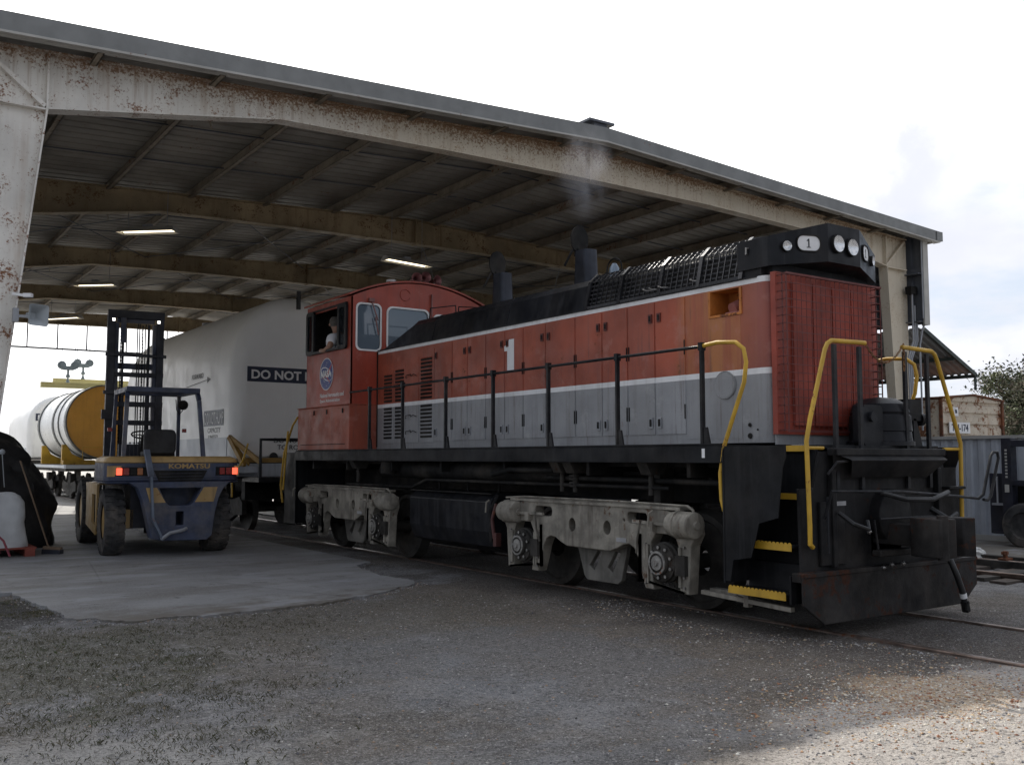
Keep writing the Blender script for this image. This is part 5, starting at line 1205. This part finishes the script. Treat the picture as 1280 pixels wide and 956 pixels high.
# lifting beams with sheave blocks, beyond the shed
for k,(yy,x0,x1,z,sx,lab) in enumerate(((43.0,6.62,10.2,4.62,7.63,'left and nearer of the two pale yellow lifting beams with a twin-wheel pulley block'),(45.6,7.5,11.2,4.98,8.7,'right and farther of the two pale yellow lifting beams with a twin-wheel pulley block'))):
    t=thing('lifting_beam',(sx,yy,0),lab,'lifting beam','yellow lifting beams beyond the shed')
    b=B(); b.box(x0,x1,yy-.1,yy+.1,z-.14,z+.02); b.box(x0,x1,yy-.14,yy+.14,z+.02,z+.05); b.box(x0,x1,yy-.14,yy+.14,z-.17,z-.14); b.build('beam','pale_yellow',t)
    zz=z+.72
    b=B()
    for d in (-.25,.25): b.cyl((sx+d,yy-.09,zz+.06),(sx+d,yy+.09,zz+.06),.16,seg=20); b.cyl((sx+d,yy-.13,zz+.06),(sx+d,yy+.13,zz+.06),.07,seg=12)
    b.prism([(sx-.28,zz+.02),(sx+.28,zz+.02),(sx+.32,zz-.08),(sx+.2,zz-.14),(sx-.2,zz-.14),(sx-.32,zz-.08)],'y',yy-.12,yy+.12)
    b.build('sheave_block','hook_grey',t)
    b=B(); b.box(sx-.035,sx+.035,yy-.05,yy+.05,zz-.36,zz-.12); b.lathe((sx,yy,zz-.40),(0,0,1),[(.001,-.1),(.08,-.04),(.08,.05),(.03,.1)],seg=14); b.lathe((sx,yy,z+.13),(0,0,1),[(.1,-.09),(.06,0),(.03,.1)],seg=12)
    b.build('hook','hook_grey',t)
    b=B()
    for d in (-.25,.25): b.tube([(sx+d,yy,zz),(sx+d,yy,zz+9)],.012,seg=5)
    b.build('cable','car_band',t)
    for xx in (x1-.25,):
        B().box(xx,xx+.2,yy-.1,yy+.1,0,z-.17).build('post','pale_yellow',t)
t=thing('pole',(5.6,50,0),'thin grey pole standing alone at the far left beyond the shed','pole')
b=B(); b.tube([(5.68,50.5,0),(5.62,50.5,4.5)],[.07,.05],seg=8); b.build('shaft','pole_grey',t)
# ============================================================ LEFT CLUTTER
t=thing('pallet',(2.3,17.9,0),'dusty red wooden pallet under the white sack at the left edge','pallet')
b=B()
for k in range(7): y=17.45+k*.2; b.box(1.3,2.72,y,y+.14,.13,.155)
b.build('deck_board','pallet',t)
for x in (1.35,1.95,2.55): 
    b=B()
    for y in (17.45,18.0,18.55): b.box(x,x+.15,y,y+.12,.02,.13)
    b.box(x,x+.15,17.45,18.7,0.0,.02); b.build('block','pallet',t)
def blobmesh(name,cx,cy,z0,rx,ry,h,mat,parent,label=None,cat=None,sharp=.35,seed=0,f=1.4,amp=.12,power=2.6):
    b=B(); nu,nv=64,26; vs=[]
    for j in range(nv+1):
        t=j/nv
        for i in range(nu):
            a=2*PI*i/nu; ca,sa=math.cos(a),math.sin(a)
            q=(abs(ca)**power+abs(sa)**power)**(-1/power)
            rr=math.cos(t*PI/2)**sharp*q; z=h*math.sin(t*PI/2)
            d=1+amp*noise.noise(V((ca*f+seed,sa*f,t*2.2*f)))+amp*.4*noise.noise(V((ca*f*4+seed,sa*f*4,t*8)))
            vs.append((cx+rx*rr*ca*d,cy+ry*rr*sa*d,z0+z*(1+amp*.6*noise.noise(V((ca*1.5*rr+seed,sa*1.5*rr,5))))))
    b.add(vs,[(j*nu+i,j*nu+(i+1)%nu,(j+1)*nu+(i+1)%nu,(j+1)*nu+i) for j in range(nv) for i in range(nu)],0,True)
    o=b.build(name,mat,parent,weld=True)
    if label: tag(o,label,cat)
    return o
blobmesh('bulk_sack',1.98,17.95,.155,.62,.42,.86,'sack',None,'bulging white woven sack standing on the red pallet','sack',sharp=.18,amp=.1,power=5,seed=2)
blobmesh('tarp_heap',1.35,19.6,0,1.85,.9,2.02,'tarp',None,'large mound under a black tarpaulin behind the white sack','tarp',sharp=.42,amp=.2,seed=4,f=1.4)
t=thing('hose_coil',(1.75,17.3,1.0),'coil of dusky red hose hanging at the left edge in front of the white sack','hose')
b=B()
for k in range(7): b.tube([(1.62+.03*math.sin(k*2)+(.36+.012*k)*math.cos(a),17.28+.03*(k%3),1.05+.05*math.cos(k)+(.52+.012*k)*math.sin(a)) for a in (2*PI*q/28 for q in range(28))],.02,seg=6,closed=True)
b.build('coil','hose_pink',t)
b=B(); b.tube([(1.95,17.3,.8),(2.05,17.25,.45),(2.2,17.2,.3),(2.28,17.2,.1),(2.3,17.2,.05)],.018,seg=6); b.tube([(1.9,17.25,.7),(2.1,17.2,.35),(2.15,17.2,.1)],.018,seg=6); b.build('hose_end','hose_pink',t)
t=thing('push_broom',(2.9,17.7,0),'long-handled push broom leaning beside the pallet, its head on the concrete','broom')
b=B(); b.tube([(2.95,17.75,.1),(2.52,18.1,1.55)],.014,seg=8); b.build('handle','wood',t)
b=B(); b.bar((2.88,17.8,.11),(3.12,17.6,.09),.08,.06); b.build('head','wood',t,bevel=.01)
b=B(); b.bar((2.88,17.8,.05),(3.12,17.6,.04),.12,.08); b.build('bristles','fork_black',t)
t=tag(B().lathe((2.30,18.55,1.70),(0,0,1),[(.001,-.05),(.035,-.035),(.05,0),(.035,.035),(.001,.05)],seg=14).tube([(2.30,18.55,1.67),(2.36,18.6,1.1)],.008,seg=5).build('float_ball','speaker_grey'),'small grey ball on a thin stem beside the black tarp','ball')
b=B(); b.loft([[(x,y,z) for x,y in rrect(4.5,5.1,30.5,31.2,.1)] for z in (.02,.28)]); tag(b.build('folded_tarp','blue_cloth',bevel=.05),'folded blue cloth lying on the concrete behind the forklift, under the railcars','cloth')
# ============================================================ RIGHT SIDE
t=thing('storage_container',(19.6,10,0),'pale blue-grey corrugated steel storage container beside the second track','container')
b=B(); prof=[]; y=7.4
while y<12.1: prof+=[(y,0),(y+.10,0),(y+.13,.035),(y+.23,.035)]; y+=.26
n=len(prof); vs=[(18.3+d,yy,z) for z in (.12,1.98) for yy,d in prof]
b.add(vs,[(k,k+1,n+k+1,n+k) for k in range(n-1)]); b.box(18.34,20.9,7.4,12.1,.1,1.97); b.build('wall','corr_blue',t)
b=B(); b.box(18.24,20.95,7.35,12.15,1.97,2.03); b.box(18.26,18.34,7.35,12.15,.02,.12); b.box(18.26,18.33,12.05,12.12,.1,2.0); b.build('frame','trim',t)
t=thing('box_trailer',(26.3,15,0),'rusty cream corrugated box body with a white plate reading TRI-174, behind the grey container','trailer')
def zr_(x): return 3.22+.10*(1-abs(x-26.25)/1.6)
b=B(); rows=[1.0+.31*k for k in range(8)]
for k,z in enumerate(rows[:-1]):
    z2=rows[k+1]
    for (za,zb_,ya,yb) in ((z,z+.2,14.98,14.98),(z+.2,z+.24,14.98,15.03),(z+.24,z+.28,15.03,15.03),(z+.28,z2,15.03,14.98)):
        vs=[]
        for i in range(13): x=24.72+3.05*i/12; w=.018*noise.noise(V((x*1.3,za*2,0))); vs+=[(x,ya+w,za+w*.8),(x,yb+w,zb_+w*.8)]
        b.add(vs,[(2*i,2*i+2,2*i+3,2*i+1) for i in range(12)])
b.prism([(24.72,3.17),(27.77,3.17),(27.77,3.22),(26.25,3.33),(24.72,3.22)],'y',14.97,15.0); b.box(24.74,27.75,15.04,19.5,1.0,3.2)
b.build('wall','rusty_box',t)
b=B(); b.bar((24.68,14.97,3.25),(26.25,14.97,3.37),.1,.05); b.bar((26.25,14.97,3.37),(27.82,14.97,3.25),.1,.05); b.box(27.72,27.82,14.93,15.05,.95,3.22); b.box(24.68,24.73,14.96,15.05,1.0,3.2)
b.prism([(24.68,3.26),(26.25,3.38),(27.82,3.26),(27.82,3.22),(26.25,3.34),(24.68,3.22)],'y',15.0,19.5); b.box(24.7,27.8,15.1,19.4,.8,1.0)
b.build('rusty_trim','rust_trim',t)
b=B(); b.box(24.98,26.0,14.93,14.95,2.28,2.58); pl_=b.build('plate','white_paint',t)
b=B(); b.text('TRI-174',(25.08,14.925,2.33),*FR,.82,.2,.004,bold=.02); b.build('lettering','sign_navy',pl_)
b=B(); b.plate([(25.2,2.75),(25.45,2.75),(25.45,3.0),(25.2,3.0)],[],(0,14.95,0),*FR,.01); p2_=b.build('notice','white_stripe',t)
b=B(); b.plate([(25.3,2.83),(25.38,2.83),(25.36,2.93),(25.28,2.93)],[],(0,14.935,0),*FR,.005); b.build('notice_mark','sign_navy',p2_)
for y in (16,18.5): B().cyl((24.9,y,.15),(27.6,y,.15),.5,seg=20).build('wheel','rubber',t)
t.location=(26.3*.82,15*.82,.288); t.scale=(.82,.82,.82)
# second lift truck at the right edge
t=thing('lift_truck',(17.6,9.2,0),'dark lift truck at the right edge, in front of the blue-grey container','forklift')
b=B(); b.box(17.35,17.55,9.22,9.40,.2,1.96); b.box(17.35,17.5,8.7,8.85,.2,1.96); b.box(17.35,17.5,8.85,9.22,1.8,1.92); b.box(17.35,17.5,8.85,9.22,1.1,1.2); b.build('mast','fork_black',t,bevel=.008)
b=B(); b.box(17.5,17.6,9.36,9.72,.22,1.32); b.box(17.46,17.5,9.4,9.66,.22,.26); b.box(17.52,17.56,9.5,9.68,1.2,1.3); b.build('front_panel','fork_black',t,bevel=.01)
b=B(); b.tube([(17.42,9.53,.78),(17.42,9.53,1.26)],.018,seg=8); b.box(17.38,17.44,9.40,9.62,.74,.78); b.build('cylinder','galv',t)
b=B(); b.lathe((17.5,9.0,.40),(-1,0,0),[(.1,0),(.36,0),(.4,.05),(.4,.2),(.36,.24),(.24,.25),(.22,.2),(.08,.18),(.001,.18)],seg=32); b.build('wheel','rubber',t)
b=B(); b.text('CLARK',(17.347,9.29,.0),(0,0,-1),(0,-1,0),(-1,0,0),.01,.01) if False else None
b=B(); b.box(17.343,17.349,9.27,9.35,.98,1.12)
for k in range(9): b.box(17.343,17.349,9.29,9.33,1.24+.06*k,1.275+.06*k)
b.build('mast_decal','trim',t)
b=B(); b.box(17.6,18.1,8.3,9.4,.4,1.1); b.box(17.5,18.0,7.4,8.6,.3,.9); b.build('chassis','under_black',t,bevel=.02)
o=blobmesh('limestone_rock',14.35,8.32,.02,.33,.16,.2,'rock',None,'pale limestone rock lying by the rail of the second track','rock',amp=.3,seed=8,sharp=.5,f=2)
t=thing('switch_lock',(14.3,7.75,.1),'small dark iron fitting on the second track near the rock','rail fitting')
B().box(14.2,14.4,7.68,7.8,.09,.12).cyl((14.3,7.74,.1),(14.3,7.74,.22),.035,seg=10).box(14.24,14.36,7.72,7.77,.17,.21).build('fitting','rust_trim',t)
b=B(); b.box(12.3,14.9,6.95,7.15,.0,.045); b.box(14.4,14.55,2,20,.02,.13); b.box(13.9,13.98,2,20,.0,.11); tag(b.build('railway_guard_timber','truck_dark'),kind='structure')
# hydrant-like yellow thing seen under the awning
t=tag(B().cyl((22.9,16,0),(22.9,16,2.2),.06).box(22.75,23.05,15.9,16.0,1.9,2.35).build('yellow_post','yellow',bevel=.02),'yellow marker on a post seen beyond the right column','marker')
# ============================================================ TREES
leafm=[M('leaf_olive',(.14,.16,.075),rough=.7,var=.3,vs=1,bump=0),M('leaf_dark',(.045,.055,.03),rough=.7,bump=0),M('leaf_dry',(.17,.14,.1),rough=.8,bump=0),M('leaf_pale',(.2,.2,.13),rough=.7,bump=0)]
def tree(x,y,h,r,seed,label,nleaf=9000,lo_=.12,ls=.075):
    rr=random.Random(seed); t=thing('tree',(x,y,0),label,'tree','trees beyond the rusty box')
    b=B(); tips=[]
    def limb(p,d,L,rad,lv):
        pts=[V(p)]; q=V(p); dd=V(d)
        for k in range(4):
            dd=(dd+V((rr.gauss(0,.18),rr.gauss(0,.18),rr.gauss(0.03,.1)))).normalized(); q=q+dd*L/4; pts.append(q.copy())
            if lv<3: tips.append((q.copy(),L*.35))
        b.tube(pts,[rad*(1-.17*k) for k in range(5)],seg=6 if lv else 9)
        if lv>=3: tips.append((q,L*.5)); return
        for k in range(4 if lv else 6):
            s=rr.uniform(.35,1.); i=min(3,int(s*4)); o=pts[i].lerp(pts[i+1],s*4-i if i<4 else 1)
            a=rr.uniform(0,6.28); nd_=(dd*.55+V((math.cos(a),math.sin(a),rr.uniform(0,.7)))).normalized(); limb(o,nd_,L*rr.uniform(.5,.72),rad*.5,lv+1)
    limb((x,y,-.05),(rr.gauss(0,.1),rr.gauss(0,.1),1),h*.5,h*.028,0)
    b.build('trunk','bark',t)
    b=B(); T2=[q for q in tips if q[0].z>h*lo_]
    cl=[]
    for k in range(230):
        q,L=rr.choice(T2); cl.append((q+V((rr.gauss(0,L*.5),rr.gauss(0,L*.5),rr.gauss(0,L*.4))),rr.uniform(.12,.38)*r*.3,rr.choice((0,0,1,1,2,3))))
    for k in range(nleaf):
        c0,cr,m=rr.choice(cl); 
        if rr.random()<.2: m=rr.randrange(4)
        p0=c0+V((rr.gauss(0,cr),rr.gauss(0,cr),rr.gauss(0,cr*.75)))
        if p0.z<.3: continue
        u=V((rr.gauss(0,1),rr.gauss(0,1),rr.gauss(0,1))).normalized(); w=u.cross(V((rr.gauss(0,1),rr.gauss(0,1),rr.gauss(0,1)))).normalized(); s=ls*rr.uniform(.6,1.5)
        b.add([p0-u*s,p0+w*s*.45,p0+u*s,p0-w*s*.45],[(0,1,2,3)],m)
    b.build('crown',leafm,t)
tree(43.5,21.5,7.4,3.6,11,'grey-green tree rising directly behind the rusty box at the right edge',22000)
tree(47,19.8,8.6,3.6,12,'tallest tree, cut off by the right edge of the picture',22000)
tree(44,27,4.8,3.4,13,'low bushy tree seen just under the awning eave',9000)
tree(46,34,5.2,3.6,14,'leafy tree seen between the right column and the awning eave',9000)
tree(44,24,4.6,3,15,'low grey shrubby tree right behind the top of the rusty box',8000)
tree(48,42,5.5,3.6,16,'distant tree seen past the locomotive front rail chain',7000)
# ============================================================ SMOKE
t=B().lathe((0,0,0),(0,0,1),[(.001,-.5),(.25,-.42),(.42,-.2),(.5,.0),(.42,.22),(.25,.42),(.001,.5)],seg=16).build('exhaust_smoke',bpy.data.materials.new('smoke'))
t.location=(8.45,10.35,5.6); t.scale=(1.0,1.0,1.7); t.rotation_euler=(0,R(-8),0)
tag(t,'faint grey exhaust smoke rising from the front stack','smoke',kind='stuff')
m=t.data.materials[0]; m.use_nodes=True; nt=m.node_tree; nt.nodes.remove(nt.nodes['Principled BSDF']); vp=nt.nodes.new('ShaderNodeVolumePrincipled')
vp.inputs['Color'].default_value=(.75,.75,.8,1); nt.links.new(vp.outputs[0],nt.nodes['Material Output'].inputs['Volume'])
tc=nt.nodes.new('ShaderNodeTexCoord').outputs['Object']; ln=nt.nodes.new('ShaderNodeVectorMath'); ln.operation='LENGTH'; nt.links.new(tc,ln.inputs[0])
d=mth(nt,'MULTIPLY',ramp(nt,ln.outputs['Value'],.48,.05),ramp(nt,nz(nt,tc,3.5,4,.6),.4,.65)); nt.links.new(mth(nt,'MULTIPLY',d,1.5),vp.inputs['Density'])
# ============================================================ WORLD, SUN, CAMERA
EL=R(38.8); AZ=R(12.2)     # azimuth from +Y towards +X
SC.world=bpy.data.worlds.new('World'); w=SC.world; w.use_nodes=True; nt=w.node_tree; bg=nt.nodes['Background']
sk=nt.nodes.new('ShaderNodeTexSky'); sk.sky_type='NISHITA'; sk.sun_disc=False; sk.sun_elevation=EL; sk.sun_rotation=AZ; sk.dust_density=2.; sk.air_density=1.
tcw=nt.nodes.new('ShaderNodeTexCoord').outputs['Generated']
sp=nt.nodes.new('ShaderNodeSeparateXYZ'); nt.links.new(tcw,sp.inputs[0])
zz=mth(nt,'ADD',mth(nt,'MAXIMUM',sp.outputs[2],0.),.18)
cx_=nt.nodes.new('ShaderNodeCombineXYZ'); nt.links.new(mth(nt,'DIVIDE',sp.outputs[0],zz),cx_.inputs[0]); nt.links.new(mth(nt,'DIVIDE',sp.outputs[1],zz),cx_.inputs[1])
CO=cx_.outputs[0]
n1=nz(nt,CO,.9,9,.55,off=2.2); n2=nz(nt,CO,.7,8,.55,off=7.1)
cloud=ramp(nt,n1,.42,.55)
dens=ramp(nt,n2,.40,.60)
dt=nt.nodes.new('ShaderNodeVectorMath'); dt.operation='DOT_PRODUCT'; nt.links.new(tcw,dt.inputs[0]); dt.inputs[1].default_value=(math.sin(AZ)*math.cos(EL),math.cos(AZ)*math.cos(EL),math.sin(EL))
dens=mth(nt,'MULTIPLY',dens,ramp(nt,dt.outputs['Value'],.93,.72)); cloud=mth(nt,'MAXIMUM',cloud,ramp(nt,dt.outputs['Value'],.75,.9))
sunp=ramp(nt,dt.outputs['Value'],.15,.62); sun2=ramp(nt,dt.outputs['Value'],.62,.95)
ccol=mixc(nt,sunp,mixc(nt,dens,(9.8,10.0,10.8),(7.2,7.5,8.4)),mixc(nt,dens,(17.5,17.5,17.8),(10.0,10.2,11.2)))
ccol=mixc(nt,sun2,ccol,(34,33.5,33))
def bank(v,a,b,off,lo=.3,hi=.75):      # a cumulus bank low in the north-east
    q=nt.nodes.new('ShaderNodeVectorMath'); q.operation='DOT_PRODUCT'; nt.links.new(tcw,q.inputs[0]); q.inputs[1].default_value=v
    e=mth(nt,'ADD',q.outputs['Value'],mth(nt,'MULTIPLY',mth(nt,'SUBTRACT',nz(nt,tcw,7,8,.6,off=off),.5),.05)); return ramp(nt,e,a,b)
k1=mth(nt,'MAXIMUM',bank((.872,.452,.19),.982,.9985,4),bank((.866,.483,.115),.992,.998,5))
ccol=mixc(nt,mth(nt,'MULTIPLY',k1,ramp(nt,nz(nt,tcw,8,6,.5,off=6),.3,.7,.55,.95)),ccol,(10.4,10.6,11.6))
base=mixc(nt,sunp,mixc(nt,.5,sk.outputs[0],(5.6,6.2,7.4)),mixc(nt,.7,sk.outputs[0],(10.6,11.8,13.8)))
sky=mixc(nt,mth(nt,'MULTIPLY',cloud,.93),base,ccol)
nt.links.new(sky,bg.inputs['Color']); bg.inputs['Strength'].default_value=.085
sun=bpy.data.lights.new('sun','SUN'); sun.energy=5.0; sun.angle=R(.55); sun.color=(1,.94,.85); so=bpy.data.objects.new('sun',sun); COL.objects.link(so)
so.rotation_euler=V((math.sin(AZ)*math.cos(EL),math.cos(AZ)*math.cos(EL),math.sin(EL))).to_track_quat('Z','Y').to_euler()
cam=bpy.data.cameras.new('camera'); cam.lens=36*1209/1280; cam.clip_end=3000; co=bpy.data.objects.new('camera',cam); COL.objects.link(co)
co.location=(0,0,1.6); co.rotation_euler=(R(90+4.45),0,-R(34.8)); SC.camera=co
SC.view_settings.view_transform='Standard'; SC.view_settings.look='None'; SC.view_settings.gamma=1; SC.view_settings.exposure=0.0
